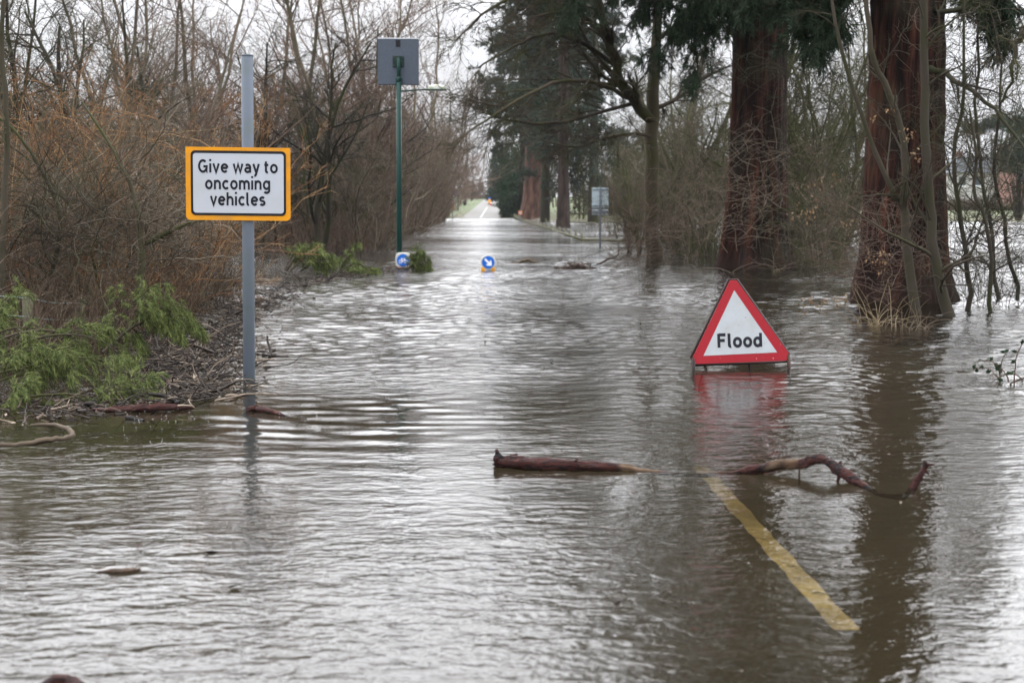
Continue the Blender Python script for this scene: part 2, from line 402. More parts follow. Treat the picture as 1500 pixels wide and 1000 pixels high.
def water_mat():
    m = bpy.data.materials.new('murky rippled flood water'); m.use_nodes = True
    n = m.node_tree; n.nodes.clear(); L = n.links
    out = n.nodes.new('ShaderNodeOutputMaterial')
    tcn = n.nodes.new('ShaderNodeTexCoord')
    def nz(scale, det, st, amp, rough=.5, dist=0.0, rot=0):
        mp = n.nodes.new('ShaderNodeMapping'); mp.inputs['Scale'].default_value = st; mp.inputs['Rotation'].default_value = (0, 0, rot)
        L.new(tcn.outputs['Object'], mp.inputs[0])
        x = n.nodes.new('ShaderNodeTexNoise'); x.inputs['Scale'].default_value = scale; x.inputs['Detail'].default_value = det
        x.inputs['Roughness'].default_value = rough; x.inputs['Distortion'].default_value = dist
        L.new(mp.outputs[0], x.inputs['Vector'])
        k = n.nodes.new('ShaderNodeMath'); k.operation = 'MULTIPLY'; k.inputs[1].default_value = amp; L.new(x.outputs[0], k.inputs[0])
        return k.outputs[0]
    def add(a, b_):
        k = n.nodes.new('ShaderNodeMath'); k.operation = 'ADD'; L.new(a, k.inputs[0]); L.new(b_, k.inputs[1]); return k.outputs[0]
    fine = add(nz(42, 2.0, (.8, 1.2, 1), .0018, .5, .4, .5), nz(13, 2.0, (.75, 1.25, 1), .0065, .45, .5, .25))
    fine = add(fine, nz(4.2, 2, (.7, 1.3, 1), .011, .5, .3, -.2))
    # patches where the ripples are calmer or livelier
    pm = n.nodes.new('ShaderNodeTexNoise'); pm.inputs['Scale'].default_value = .32; pm.inputs['Detail'].default_value = 2
    L.new(tcn.outputs['Object'], pm.inputs['Vector'])
    pr = n.nodes.new('ShaderNodeMapRange'); pr.inputs[1].default_value = .35; pr.inputs[2].default_value = .65; pr.inputs[3].default_value = .55; pr.inputs[4].default_value = 1.35
    L.new(pm.outputs[0], pr.inputs[0])
    a = n.nodes.new('ShaderNodeAttribute'); a.attribute_name = 'chop'
    k = n.nodes.new('ShaderNodeMath'); k.operation = 'MULTIPLY'; L.new(pr.outputs[0], k.inputs[0]); L.new(a.outputs['Fac'], k.inputs[1])
    k2 = n.nodes.new('ShaderNodeMath'); k2.operation = 'MULTIPLY'; L.new(fine, k2.inputs[0]); L.new(k.outputs[0], k2.inputs[1])
    bp = n.nodes.new('ShaderNodeBump'); bp.inputs['Strength'].default_value = 1; bp.inputs['Distance'].default_value = 1
    L.new(k2.outputs[0], bp.inputs['Height'])
    gl = n.nodes.new('ShaderNodeBsdfGlossy'); ra = n.nodes.new('ShaderNodeAttribute'); ra.attribute_name = 'ruffle'; L.new(ra.outputs['Fac'], gl.inputs['Roughness']); gl.inputs['Color'].default_value = (1, 1, 1, 1); L.new(bp.outputs[0], gl.inputs['Normal'])
    df = n.nodes.new('ShaderNodeBsdfDiffuse')
    mc = n.nodes.new('ShaderNodeTexNoise'); mc.inputs['Scale'].default_value = .8; mc.inputs['Detail'].default_value = 3; L.new(tcn.outputs['Object'], mc.inputs['Vector'])
    cr = ramp(n, mc.outputs[0], [(.3, (.013, .0105, .0065)), (.7, (.022, .018, .011))]); L.new(cr, df.inputs['Color'])
    tr = n.nodes.new('ShaderNodeBsdfTransparent'); tr.inputs['Color'].default_value = (.78, .72, .56, 1)
    g1 = n.nodes.new('ShaderNodeMixShader'); g1.inputs[0].default_value = .42; L.new(tr.outputs[0], g1.inputs[1]); L.new(df.outputs[0], g1.inputs[2])
    fr = n.nodes.new('ShaderNodeFresnel'); fr.inputs['IOR'].default_value = 1.34; L.new(bp.outputs[0], fr.inputs['Normal'])
    g2 = n.nodes.new('ShaderNodeMixShader'); L.new(fr.outputs[0], g2.inputs[0]); L.new(g1.outputs[0], g2.inputs[1]); L.new(gl.outputs[0], g2.inputs[2])
    L.new(g2.outputs[0], out.inputs[0]); return m
M['water'] = water_mat()

# ------------------------------------------------------------------ terrain, road, water
def gz(X, Y):
    """ground height"""
    X = np.asarray(X, float); Y = np.asarray(Y, float)
    z = np.interp(Y, [-50, 4, 8, 12, 20, 35, 80, 146, 450, 600, 2500], [0.0, -.10, -.17, -.3, -.6, -.75, -.6, 0.0, 4.2, 4.0, 4.0])
    side = np.interp(Y, [-50, 30, 100, 118, 135, 240, 450, 2500], [-.35, -.5, -.4, .0, .5, 1.6, 3.8, 4.0])
    xr = np.interp(Y, [0, 60, 146, 450], [1.2, .3, -.65, 2.4])
    f = np.clip((np.abs(X - xr) - 4) / 4, 0, 1); f = f * f * (3 - 2 * f)
    z = z * (1 - f) + side * f
    # far bank of the river on the left
    b = np.clip((-X - 6.5) / 5, 0, 1) * np.clip((Y - 40) / 8, 0, 1) * np.clip((115 - Y) / 20, 0, 1)
    z = z * (1 - b) + (.18 + .12 * np.sin(X * .9) * np.sin(Y * .35)) * b
    z = z + .04 * np.sin(X * 1.3 + Y * .5) * f
    return z
def axis(dense0, dense1, step, lo, hi, grow=1.25):
    a = list(np.arange(dense0, dense1, step)); s = step; x = a[-1]
    while x < hi: s *= grow; x += s; a.append(x)
    s = step; x = a[0]; pre = []
    while x > lo: s *= grow; x -= s; pre.append(x)
    return np.array(pre[::-1] + a)
def grid_mesh(name, xs, ys, Z, extra=None):
    nx, ny = len(xs), len(ys)
    XX, YY = np.meshgrid(xs, ys)
    V = np.stack([XX, YY, Z], -1).reshape(-1, 3)
    i = np.arange(ny - 1)[:, None]; j = np.arange(nx - 1)[None, :]
    F = np.stack([i * nx + j, i * nx + j + 1, (i + 1) * nx + j + 1, (i + 1) * nx + j], -1).reshape(-1, 4)
    me = npmesh(name, V, F.ravel(), np.arange(len(F)) * 4, np.full(len(F), 4))
    if extra is not None:
        for nm, e in extra.items(): a = me.attributes.new(nm, 'FLOAT', 'POINT'); a.data.foreach_set('value', e.astype(np.float32).ravel())
    return me
xs = axis(-16, 16, .5, -1500, 1500, 1.15); ys = np.concatenate([[-60, -30, -10], np.arange(0, 160, 1.0), np.arange(160, 480, 8.0), [520, 600, 800, 1200, 1800, 2600]])
XX, YY = np.meshgrid(xs, ys)
setp(link('ground', grid_mesh('ground', xs, ys, gz(XX, YY) - .012), M['ground']), kind='structure')
ry = np.concatenate([np.arange(-4, 30, .25), np.arange(30, 160, 1), np.arange(160, 460, 5)])
rv, rf = [], []
for i, y in enumerate(ry):
    xc = float(np.interp(y, [0, 60, 146, 450], [1.2, .3, -.65, 2.4])); hw = float(np.interp(y, [0, 30, 146, 450], [3.05, 2.9, 2.0, 1.7]))
    for k in range(9):
        x = xc + hw * (k / 4 - 1); rv.append((x, y, float(gz(x, y)) + .004 + .03 * (1 - (k / 4 - 1) ** 2)))
    if i: 
        for k in range(8): a = (i - 1) * 9 + k; rf.append((a, a + 1, a + 10, a + 9))
me = bpy.data.meshes.new('road'); me.from_pydata(rv, [], rf); me.update()
setp(link('road', me, M['road']), kind='structure')
def road_z(x, y):
    xc = float(np.interp(y, [0, 60, 146, 450], [1.2, .3, -.65, 2.4])); hw = float(np.interp(y, [0, 30, 146, 450], [3.05, 2.9, 2.0, 1.7]))
    u = (x - xc) / hw; return float(gz(x, y)) + .004 + .03 * (1 - u * u)
def dash(y0, y1, x, wd):
    v, f = [], []
    n = max(2, int((y1 - y0) / .04)); rj = random.Random(3)
    for i in range(n + 1):
        y = y0 + (y1 - y0) * i / n; j = .008 * (rj.random() - .5) + .004 * math.sin(i * .5)
        xx = x(y) if callable(x) else x
        for s in (-1, 0, 1): px = xx + s * wd / 2 + j * s; v.append((px, y, road_z(px, y) + .006))
        if i:
            for s in (0, 1): a = (i - 1) * 3 + s; f.append((a, a + 1, a + 4, a + 3))
    return v, f
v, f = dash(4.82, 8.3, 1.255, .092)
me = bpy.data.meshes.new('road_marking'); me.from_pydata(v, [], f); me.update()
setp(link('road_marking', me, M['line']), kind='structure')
V_, F_ = [], []
for q in range(8):
    y0 = 150 + q * 9
    v, f = dash(y0, y0 + 4, lambda y: float(np.interp(y, [0, 60, 146, 450], [1.2, .3, -.65, 2.4])), .12)
    F_ += [tuple(a + len(V_) for a in t) for t in f]; V_ += v
me = bpy.data.meshes.new('road_marking'); me.from_pydata(V_, [], F_); me.update()
setp(link('road_marking', me, M['pure']), kind='structure')

# water surface: real waves near the camera, finer ripples in the material
wx = axis(-6.0, 8.0, .024, -200, 200, 1.12)
wy = [-12, -6, -2, 0, 1.5, 2.5, 3.2]; y = 3.4; wy.append(y)
DY = lambda y: np.maximum(.014, .0026 * y)
while y < 152: y += float(DY(y)); wy.append(y)
wy = np.array(wy)
XX, YY = np.meshgrid(wx, wy)
rg = np.random.default_rng(11)
Z = np.zeros(XX.shape, np.float64)
dyl = DY(YY)
def env(cx, cy, sx, sy): return np.exp(-((XX - cx) / sx) ** 2 - ((YY - cy) / sy) ** 2)
calm = 1 - .72 * env(-1.5, 9.3, 2.2, 1.5) - .3 * env(-2.6, 6.0, 1.8, 1.8)          # smooth wake water round the sign pole
gust = .75 + .45 * np.sin(XX * .55 + YY * .21 + 1.3 * np.sin(YY * .33)) * np.sin(YY * .42 - XX * .3 + 1)
for i in range(64):
    lam = .085 * 1.075 ** (i * .62) if i < 40 else float(np.exp(rg.uniform(np.log(.09), np.log(.30))))
    th = math.pi / 2 + rg.normal() * .95
    amp = .0165 * lam / (2 * math.pi) * (1.0 if lam < .4 else .62)
    ph = rg.uniform(0, 6.28)
    kx, ky = 2 * math.pi / lam * math.cos(th), 2 * math.pi / lam * math.sin(th)
    ok = np.clip((lam / dyl - 2.6) / 2, 0, 1)
    mod = .5 + .9 * np.sin(XX * rg.uniform(.6, 2.6) + rg.uniform(0, 6)) * np.sin(YY * rg.uniform(.4, 1.6) + rg.uniform(0, 6))
    wrp = .8 * np.sin(XX * rg.uniform(1.0, 3.0) + YY * rg.uniform(-1, 1) + rg.uniform(0, 6)) + .8 * np.sin(YY * rg.uniform(.7, 2.2) + rg.uniform(0, 6))
    if lam > .2: ok = ok * np.interp(YY, [4, 9, 13, 20, 60], [.35, .6, 1, 1.6, 2.2])
    Z += amp * ok * mod * np.sin(kx * XX + ky * YY + ph + wrp)
pat = np.zeros_like(XX)
for q_ in range(7):
    a_ = rg.uniform(0, 3.14); f_ = rg.uniform(.8, 2.4); pat += np.sin(f_ * (XX * math.cos(a_) + YY * .8 * math.sin(a_)) + rg.uniform(0, 6) + .8 * np.sin(YY * .9 + q_))
pat = np.clip(.72 + .30 * pat, .18, 1.9); far_ = np.clip((YY - 9) / 6, 0, 1); pat = pat * (1 - far_) + (1.05 + .12 * (pat - 1)) * far_
Z *= pat * calm * gust * np.interp(YY, [3, 6, 9, 14, 25, 60], [.11, .18, .75, 1.5, 2.3, 2.8]) * (1 + 2.1 * env(2.2, 10.6, 1.7, 1.5))
e = env(-1.0, 9.2, 1.7, 1.5)
for (cx, cy, lam, a) in ((-1.9, 12.2, .34, .0026), (-2.9, 12.8, .47, .0028), (.4, 13.0, .25, .0018), (-3.6, 11.2, .61, .0030), (1.8, 12.0, .40, .0021), (-5, 13, .29, .0018), (-.6, 11.6, .2, .0013)):
    rr_ = np.hypot((XX - cx) * .8, YY - cy); m_ = .45 + .75 * np.sin(XX * 1.7 / lam * .3 + cx * 3 + YY * .8) * np.sin(YY * 2.1 + XX * .9 + cy)
    Z += .8 * e * a * m_ * np.sin(2 * math.pi / lam * rr_ + 1.6 * np.sin(XX * 1.9 + lam * 20) + .9 * np.sin(XX * 3.7 + YY * 2.3))
chop = (.45 + .55 * pat) * np.clip(1 - .72 * env(-1.3, 9.2, 2.2, 1.6) - .35 * env(-2.6, 6.4, 1.6, 1.6), .2, 1) * np.interp(YY, [3, 8, 20, 150], [.85, 1, 1.25, 1.6])
ruffle = np.interp(YY, [5, 12, 20, 34, 60, 150], [.06, .09, .07, .10, .15, .19]) * (1 - .6 * env(-1.3, 9.2, 2.2, 1.6))
# cat's paws: gust streaks lying across the far water
st_ = sum(np.sin(YY / a_ + np.sin(XX / b_ + c_) * 1.6 + XX / (a_ * 3.1) + c_ * 2) for a_, b_, c_ in ((.9, 2.3, 0), (1.7, 3.9, 1), (3.1, 6.1, 2), (5.3, 4.7, 4))) / 2.2
ruffle = ruffle * (1 + .24 * st_ * np.clip((YY - 22) / 15, 0, 1))
setp(link('water', grid_mesh('water', wx, wy, Z, dict(chop=chop, ruffle=ruffle)), M['water']), kind='structure')

# ------------------------------------------------------------------ branches
def unit(v): return v / (np.linalg.norm(v, axis=-1, keepdims=True) + 1e-9)
def run(rng, p, d, L, k, wander, trop, drift=None):
    N = len(p); Pn = np.zeros((N, k, 3)); Pn[:, 0] = p; d = unit(d); st = (L / (k - 1))[:, None]
    for i in range(1, k):
        d = unit(d + rng.normal(size=(N, 3)) * wander + np.array([0, 0, 1.]) * trop + (0 if drift is None else np.asarray(drift)))
        Pn[:, i] = Pn[:, i - 1] + d * st
    return Pn
def spawn(rng, Pn, Rn, n, t0, t1, ang, ratio, rr, k, wander, trop, rmin=.0035, drift=None, falloff=.5, lmin=.08):
    N, kk, _ = Pn.shape
    idx = np.repeat(np.arange(N), n); t = rng.uniform(t0, t1, len(idx)) * (kk - 1); i = np.minimum(t.astype(int), kk - 2); f = (t - i)[:, None]
    p = Pn[idx, i] * (1 - f) + Pn[idx, i + 1] * f; tan = unit(Pn[idx, i + 1] - Pn[idx, i])
    r = Rn[idx, i] * (1 - f[:, 0]) + Rn[idx, i + 1] * f[:, 0]
    LP = np.linalg.norm(np.diff(Pn, axis=1), axis=2).sum(1)[idx]
    a = R(ang) * rng.uniform(.65, 1.25, len(idx)); q = unit(np.cross(tan, rng.normal(size=tan.shape)))
    d = tan * np.cos(a)[:, None] + q * np.sin(a)[:, None]
    L = np.maximum(LP * ratio * (1 - falloff * t / (kk - 1)) * rng.uniform(.55, 1.35, len(idx)), lmin)
    P2 = run(rng, p, d, L, k, wander, trop, drift)
    r0 = np.maximum(r * rr * rng.uniform(.75, 1.1, len(idx)), rmin)
    R2 = r0[:, None] * (1 - .72 * np.linspace(0, 1, k))[None]
    return P2, np.maximum(R2, rmin * .55)

def taper(n, r0, k, end=.25): return np.repeat((r0 * (1 - (1 - end) * np.linspace(0, 1, k)))[None], n, 0) if np.ndim(r0) == 0 else r0[:, None] * (1 - (1 - end) * np.linspace(0, 1, k))[None]

def make_bare(name, seed, stems, spread, height, r0, lean, mat_trunk, mat_twig, counts=(9, 8, 6), up=(.05, .04, .02), wander=.12,
              ratios=(.5, .5, .5), angs=(38, 40, 42), t0=.2, last=.0042, twigs4=0, droop=0):
    rng = np.random.default_rng(seed)
    root = empty(name)
    az = rng.uniform(0, 2 * np.pi, stems); p = np.stack([np.cos(az) * spread * rng.random(stems), np.sin(az) * spread * rng.random(stems), np.full(stems, -.9)], 1)
    d = np.stack([np.cos(az) * lean, np.sin(az) * lean, np.ones(stems)], 1)
    Pn = run(rng, p, d, height * rng.uniform(.75, 1.15, stems) + .9, 12, wander * .6, up[0])
    Rn = taper(stems, r0 * rng.uniform(.65, 1.1, stems), 12, .2)
    b = Buf(); b.tubes(Pn, Rn, 7, rng); tr = link('trunk', b.mesh('trunk'), mat_trunk, root)
    c = Buf()
    P1, R1 = spawn(rng, Pn, Rn, counts[0], t0, .98, angs[0], ratios[0], .55, 8, wander, up[1], .006); c.tubes(P1, R1, 4, rng)
    P2, R2 = spawn(rng, P1, R1, counts[1], .12, .98, angs[1], ratios[1], .6, 6, wander * 1.1, up[2], .0048); c.tubes(P2, R2, 3, rng)
    P3, R3 = spawn(rng, P2, R2, counts[2], .1, 1, angs[2], ratios[2], .7, 4, wander * 1.1, up[2] - droop, last, lmin=.14); c.tubes(P3, R3, 3, rng)
    if twigs4:
        P4, R4 = spawn(rng, P3, R3, twigs4, .1, .95, 45, .55, .8, 3, wander, -droop, last, lmin=.1); c.tubes(P4, R4, 3, rng)
    link('crown', c.mesh('crown'), mat_twig, root)
    return root

protos = {}
protos['thicket'] = [make_bare('bare_shrub', 21 + i, 6, .35, 4.6, .05, .38, M['thicket'], M['thicket'], counts=(11, 8, 6), wander=.25, angs=(48, 46, 46), t0=.08, twigs4=1) for i in range(3)]
protos['reddish'] = [make_bare('bare_shrub', 41 + i, 7, .5, 4.4, .04, .28, M['reddish'], M['reddish'], counts=(11, 8, 6), wander=.14, t0=.06, twigs4=1, angs=(30, 32, 35)) for i in range(2)]
protos['mossy'] = [make_bare('bare_tree', 51 + i, 2, .3, 6.6, .10, .18, M['mossy'], M['mossy'], counts=(16, 8, 7), wander=.2, t0=.12, twigs4=1, ratios=(.42, .5, .5)) for i in range(2)]
protos['tall'] = [make_bare('bare_tree', 61 + i, 2, .2, 9.5, .12, .15, M['thicket'], M['reddish'], counts=(15, 9, 6), wander=.2, t0=.16, up=(.05, .05, .02), ratios=(.46, .48, .45), angs=(44, 42, 42), twigs4=1) for i in range(2)]
protos['osier'] = [make_bare('osier_bush', 71 + i, 15, .8, 2.9, .014, .6, M['osier'], M['osier'], counts=(6, 4, 3), wander=.16, t0=.15, up=(.05, .06, .04), ratios=(.4, .45, .5), angs=(28, 32, 38)) for i in range(2)]
protos['dark'] = [make_bare('dark_tree', 81 + i, 2, .5, 7.5, .15, .16, M['dark'], M['dark'], counts=(16, 8, 5), wander=.16, t0=.22, up=(.03, .03, .0), ratios=(.45, .5, .5), angs=(50, 42, 42), twigs4=1) for i in range(2)]
used = set()
def place(kind, i, x, y, rz, sc, label, cat, group=None, szf=1.0):
    src = protos[kind][i % len(protos[kind])]
    if src.name in used: o = copy_tree(src)
    else: o = src; used.add(src.name)
    o.location = (x, y, 0.0); o.rotation_euler = (0, 0, rz); o.scale = (sc, sc, sc * szf)
    setp(o, label, cat, group); return o

rnd = random.Random(5)
def inner(y): return float(np.interp(y, [14, 22, 30, 40, 60, 100, 150], [-5.6, -5.0, -4.2, -3.9, -3.8, -3.9, -4.6]))
# grey-brown shrubs crowding the left bank
for k in range(40):
    for _ in range(40):
        y = 19 + 110 * rnd.random() ** 1.5; x = inner(y) - .4 - (y * .16 + 2.5) * rnd.random() ** 1.2
        if 23 < y < 43 and -9.8 < x < -3: continue
        break
    kind = 'thicket' if (y < 45 or rnd.random() < .45) else 'reddish'
    lab = {'thicket': 'grey brown bare shrub in the thicket crowding the left bank of the flooded road',
           'reddish': 'reddish brown bare shrub in the thicket receding along the left side of the road'}[kind]
    place(kind, k, x, y, rnd.uniform(0, 6.28), rnd.uniform(.8, 1.1) * min(1 + y / 260, (1.4 + .135 * y) / 4.9), lab, 'shrub', {'thicket': 'grey brown shrubs of the left bank', 'reddish': 'reddish shrubs along the left of the road'}[kind])
# close tangle behind the wire fence
for k, (px, d, s_) in enumerate(((20, 17.5, .5), (75, 19.5, .55), (135, 18.5, .48), (190, 21, .6), (245, 20.5, .5), (215, 25, .7), (100, 24, .75), (10, 23, .7), (165, 30, .9))):
    p = PD(px, 300, d); place('thicket', k, p.x, d, k * 1.37, s_, 'grey brown twiggy shrub behind the wire fence on the left bank', 'shrub', 'twiggy shrubs behind the wire fence')
# row right against the road, hanging over the water
for k, y in enumerate((44, 50, 57, 65, 74, 84, 95, 107, 120, 133)):
    place('thicket' if k < 3 else 'reddish', k, inner(y) - .1 * (k % 3), y, k * 1.9, .78 + y / 300, 'bare brown shrub of the front row overhanging the left edge of the water', 'shrub', 'front row of shrubs overhanging the left edge')
for k, (px, d, s, lab) in enumerate((
        (432, 47, 1.0, 'tall pinkish brown bare tree rising behind the pole of the yellow sign'),
        (490, 52, 1.05, 'tall bare tree with upright forks between the yellow sign and the green pole'),
        (545, 60, 1.1, 'tall bare tree directly left of the grey square panel'),
        (330, 50, 1.0, 'tall bare tree with many fine upright twigs above the yellow sign'),
        (240, 48, .9, 'tall bare tree with pinkish twigs upper left of the yellow sign'),
        (612, 80, 1.25, 'tall bare tree whose forked crown shows right of the grey square panel'),
        (640, 120, 1.2, 'slender bare tree farthest along the left side of the road'),
        (205, 36, .8, None), (285, 40, .85, None), (350, 43, .85, None), (400, 56, 1.1, None), (455, 64, 1.15, None), (515, 70, 1.2, None), (30, 36, .85, None), (170, 52, 1.1, None), (575, 74, 1.15, None),
        (650, 150, 1.5, 'bare tree leaning in over the far left end of the flooded stretch'), (664, 190, 1.6, 'bare tree behind the far blue sign on the left'), (690, 330, 1.7, 'faint bare tree behind the round brown hedge at the top of the road'), (706, 380, 1.9, 'faintest bare tree on the skyline above the end of the road'), (655, 215, 1.8, 'bare tree rising behind the pale parked car'))):
    p = PD(px, 300, d); place('tall', k, p.x, d, k * 1.3, s * 1.0 if d > 140 else s * min(1, (1.4 + .185 * d) / (10.2 * s)) if px < 700 else s, lab or 'tall grey pink bare tree standing in the thicket behind the left bank', 'tree', 'tall bare trees over the left thicket')
for k, (px, d, s, rz, lab) in enumerate((
        (68, 21, 1.0, .4, 'dark bare tree with an upright trunk in the upper left corner'),
        (128, 23, 1.05, 2.9, 'dark crooked bare tree with long level branches right of the upright dark trunk'),
        (232, 33, 1.25, 1.1, 'dark bare tree whose top shows just left of the galvanised pole'), (452, 40, 1.35, .2, 'dark bare tree with boughs crossing right of the yellow sign'),
        (520, 52, 1.6, 4.0, 'dark bare tree left of the grey square panel'), (400, 46, 1.45, 5.2, 'dark bare tree standing behind the right end of the yellow sign'))):
    p = PD(px, 300, d); place('dark', k, p.x, d, rz, s * .70, lab, 'tree')
osl = ('orange osier bush behind the fallen green conifer branches', 'orange osier bush growing at the far left edge', 'orange osier bush left of the yellow sign',
       'orange osier bush rising behind the mossy fallen log', 'orange brown osier bush standing behind the wire fence', 'orange osier bush farthest back, behind the dark crooked tree',
       'orange osier bush between the two dark trees', 'orange osier bush whose shoots end just under the yellow sign')
for k, (px, d, s) in enumerate(((60, 17.5, .8), (8, 15.5, .85), (235, 22, .95), (170, 18.5, .8), (120, 16, .62), (140, 27, 1.3), (90, 23, 1.15))):
    p = PD(px, 300, d); place('osier', k, p.x, d, k * 2.1, s, osl[k], 'bush', 'osier bushes')
for k, (px, d, s, lab) in enumerate(((0, 26, .85, 'mossy bare tree at the left edge behind the osiers'), (375, 46, .75, 'mossy bare tree behind the middle of the sign pole'),
        (470, 44, .8, 'mossy bare tree with crossing boughs right of the yellow sign'), (530, 50, .8, 'mossy bare tree just left of the green pole'))):
    p = PD(px, 300, d); place('mossy', k, p.x, d, k * 1.7 + .5, s, lab, 'tree', 'mossy bare trees on the left')

# brush on the right between and behind the redwoods
rb = [(922, 42, .6, 'thicket'), (935, 40, .62, 'mossy'), (925, 60, .8, 'thicket'), (985, 42, .6, 'mossy'), (1015, 38, .75, 'thicket'), (1030, 50, .85, 'mossy'),
      (1175, 36, .7, 'mossy'), (1205, 32, .62, 'thicket'), (1232, 44, .9, 'mossy'), (1190, 55, 1.0, 'thicket'), (1160, 48, .85, 'thicket'), (1240, 60, 1.0, 'thicket'), (1215, 40, .95, 'mossy'), (1180, 42, 1.0, 'thicket'), (1005, 60, 1.2, 'mossy'), (1040, 44, 1.0, 'mossy'), (975, 55, 1.1, 'thicket'), (930, 62, 1.1, 'mossy'), (1225, 50, 1.2, 'mossy'), (935, 72, 1.1, 'mossy'), (1165, 39, 1.35, 'mossy'), (1235, 37, 1.3, 'mossy'), (1200, 46, 1.45, 'thicket'), (1010, 47, 1.4, 'mossy'), (1045, 41, 1.25, 'thicket'), (985, 66, 1.5, 'mossy')]
for k, (px, d, s, kind) in enumerate(rb):
    p = PD(px, 300, d)
    if px < 1100: lab, g = 'bare brush filling the gap between the slender trunk and the far redwood', 'brush left of the far redwood'
    else: lab, g = 'bare brush filling the gap between the two near redwoods', 'brush between the near redwoods'
    place(kind, k, p.x, d, k * 1.1, s, lab, 'shrub', g)
for k, (px, d, s) in enumerate(((850, 125, 1.3), (875, 118, 1.2), (910, 130, 1.4), (945, 122, 1.2), (985, 128, 1.3))):
    p = PD(px, 300, d); place('mossy', k, p.x, d, k * 1.4, s, 'olive bare tree standing behind the grey double sign', 'tree', 'olive trees behind the double sign')

# ------------------------------------------------------------------ redwoods
def redwood_trunk(name, p, r_top, r_base, height, seed, parent, flare=.9, nA=230, nZ=150, mat=None):
    rng = np.random.default_rng(seed)
    th = np.linspace(0, 2 * np.pi, nA, endpoint=False); t = np.linspace(0, 1, nZ) ** 1.5; z = -.9 + t * (height + .9)
    TH, ZZ = np.meshgrid(th, z)
    fl = np.exp(-np.maximum(ZZ, 0) / flare)
    rad = r_top + (r_base - r_top) * (.35 * np.clip(1 - ZZ / height, 0, 1) + .65 * fl)
    lob = np.zeros_like(TH)
    for k in (3, 5, 7): lob += rng.uniform(.02, .045) * np.sin(k * TH + rng.uniform(0, 6) + .15 * ZZ) * (.4 + 1.6 * fl)
    def vn(na, nz_):
        g = rng.random((nz_ + 2, na)); uu = TH / (2 * np.pi) * na + .35 * np.sin(ZZ * .7 + na) + .18 * np.sin(ZZ * 2.3 + na * 2); vv = np.clip((ZZ + .9) / (height + .9), 0, .999) ** .75 * nz_
        a = np.floor(uu).astype(int); b_ = vv.astype(int); fa = uu - a; fb_ = vv - b_; fa = fa * fa * (3 - 2 * fa); fb_ = fb_ * fb_ * (3 - 2 * fb_)
        g_ = lambda p, q: g[q, p % na]
        return (g_(a, b_) * (1 - fa) + g_(a + 1, b_) * fa) * (1 - fb_) + (g_(a, b_ + 1) * (1 - fa) + g_(a + 1, b_ + 1) * fa) * fb_
    rid = np.zeros_like(TH)
    for na, nz_, w_ in ((22, 10, 1.0), (41, 22, .8), (76, 60, .55)): rid += w_ * (1 - np.abs(2 * vn(na, nz_) - 1)) ** 2
    rid = rid / rid.max()
    rad = rad * (1 + lob) - rid * .085 * (r_top / .5) ** .5 + rng.normal(size=TH.shape) * .003
    V = np.stack([np.cos(TH) * rad, np.sin(TH) * rad, ZZ], -1).reshape(-1, 3)
    i = np.arange(nZ - 1)[:, None]; j = np.arange(nA)[None, :]
    F = np.stack([i * nA + j, i * nA + (j + 1) % nA, (i + 1) * nA + (j + 1) % nA, (i + 1) * nA + j], -1).reshape(-1, 4)
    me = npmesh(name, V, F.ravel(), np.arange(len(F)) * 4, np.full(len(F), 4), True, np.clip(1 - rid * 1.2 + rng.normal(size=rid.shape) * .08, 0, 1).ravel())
    return link(name, me, mat or M['redwood'], parent)
def foliage(buf_wood, buf_leaf, rng, P0, R0, n1=9, n2=8, l1=.42, dens=12, blade=(.10, .02), droop=-.10):
    """drooping evergreen sprays along limbs"""
    P1, R1 = spawn(rng, P0, R0, n1, .25, 1, 50, l1, .5, 6, .12, droop, .008); buf_wood.tubes(P1, R1, 4, rng)
    P2, R2 = spawn(rng, P1, R1, n2, .1, 1, 45, .5, .5, 5, .12, droop * 1.8, .005, lmin=.25)
    buf_wood.tubes(P2, R2, 3, rng)
    N, k, _ = P2.shape
    idx = np.repeat(np.arange(N), dens); t = rng.uniform(0, 1, len(idx)) * (k - 1); i = np.minimum(t.astype(int), k - 2); f = (t - i)[:, None]
    p = P2[idx, i] * (1 - f) + P2[idx, i + 1] * f; tan = unit(P2[idx, i + 1] - P2[idx, i])
    d = tan + rng.normal(size=tan.shape) * .55 + np.array([0, 0, -.25])
    buf_leaf.blades(p, d, rng.uniform(.6, 1.3, len(p)) * blade[0], blade[1], rng)
def conifer_crown(parent, seed, z0, z1, r_trunk, reach, nl, leafmat, azr=(0, 360), n1=9, n2=8, dens=12, blade=(.12, .028), el=-.05, low=0, extra=()):
    rng = np.random.default_rng(seed)
    z = rng.uniform(z0, z1, nl); az = np.radians(rng.uniform(azr[0], azr[1], nl))
    d = np.stack([np.cos(az), np.sin(az), np.full(nl, el) + rng.normal(size=nl) * .15], 1)
    p = np.stack([np.cos(az) * r_trunk, np.sin(az) * r_trunk, z], 1)
    L = reach * rng.uniform(.6, 1.1, nl) * (1 - .45 * (z - z0) / (z1 - z0)) * np.where(z < low, .42, 1.0)
    P0 = run(rng, p, d, L, 9, .10, -.02); P0[:, 5:, 2] += np.linspace(0, .35, 4)[None]
    R0 = taper(nl, rng.uniform(.035, .07, nl), 9, .25)
    if extra:
        o = Vector((parent.location.x, parent.location.y, 0)); q = [resample(np.array([tuple(v - o) for v in e]), np.linspace(.06, .02, len(e)), 9) for e in extra] * 2
        P0 = np.concatenate([P0] + [a[None] for a, _ in q]); R0 = np.concatenate([R0] + [b_[None] for _, b_ in q])
    bw, bl = Buf(), Buf(); bw.tubes(P0, R0, 6, rng)
    foliage(bw, bl, rng, P0, R0, n1, n2, dens=dens, blade=blade)
    c = link('crown', bl.mesh('crown'), leafmat, parent); link('limbs', bw.mesh('limbs'), M['dark'], parent)
    return c
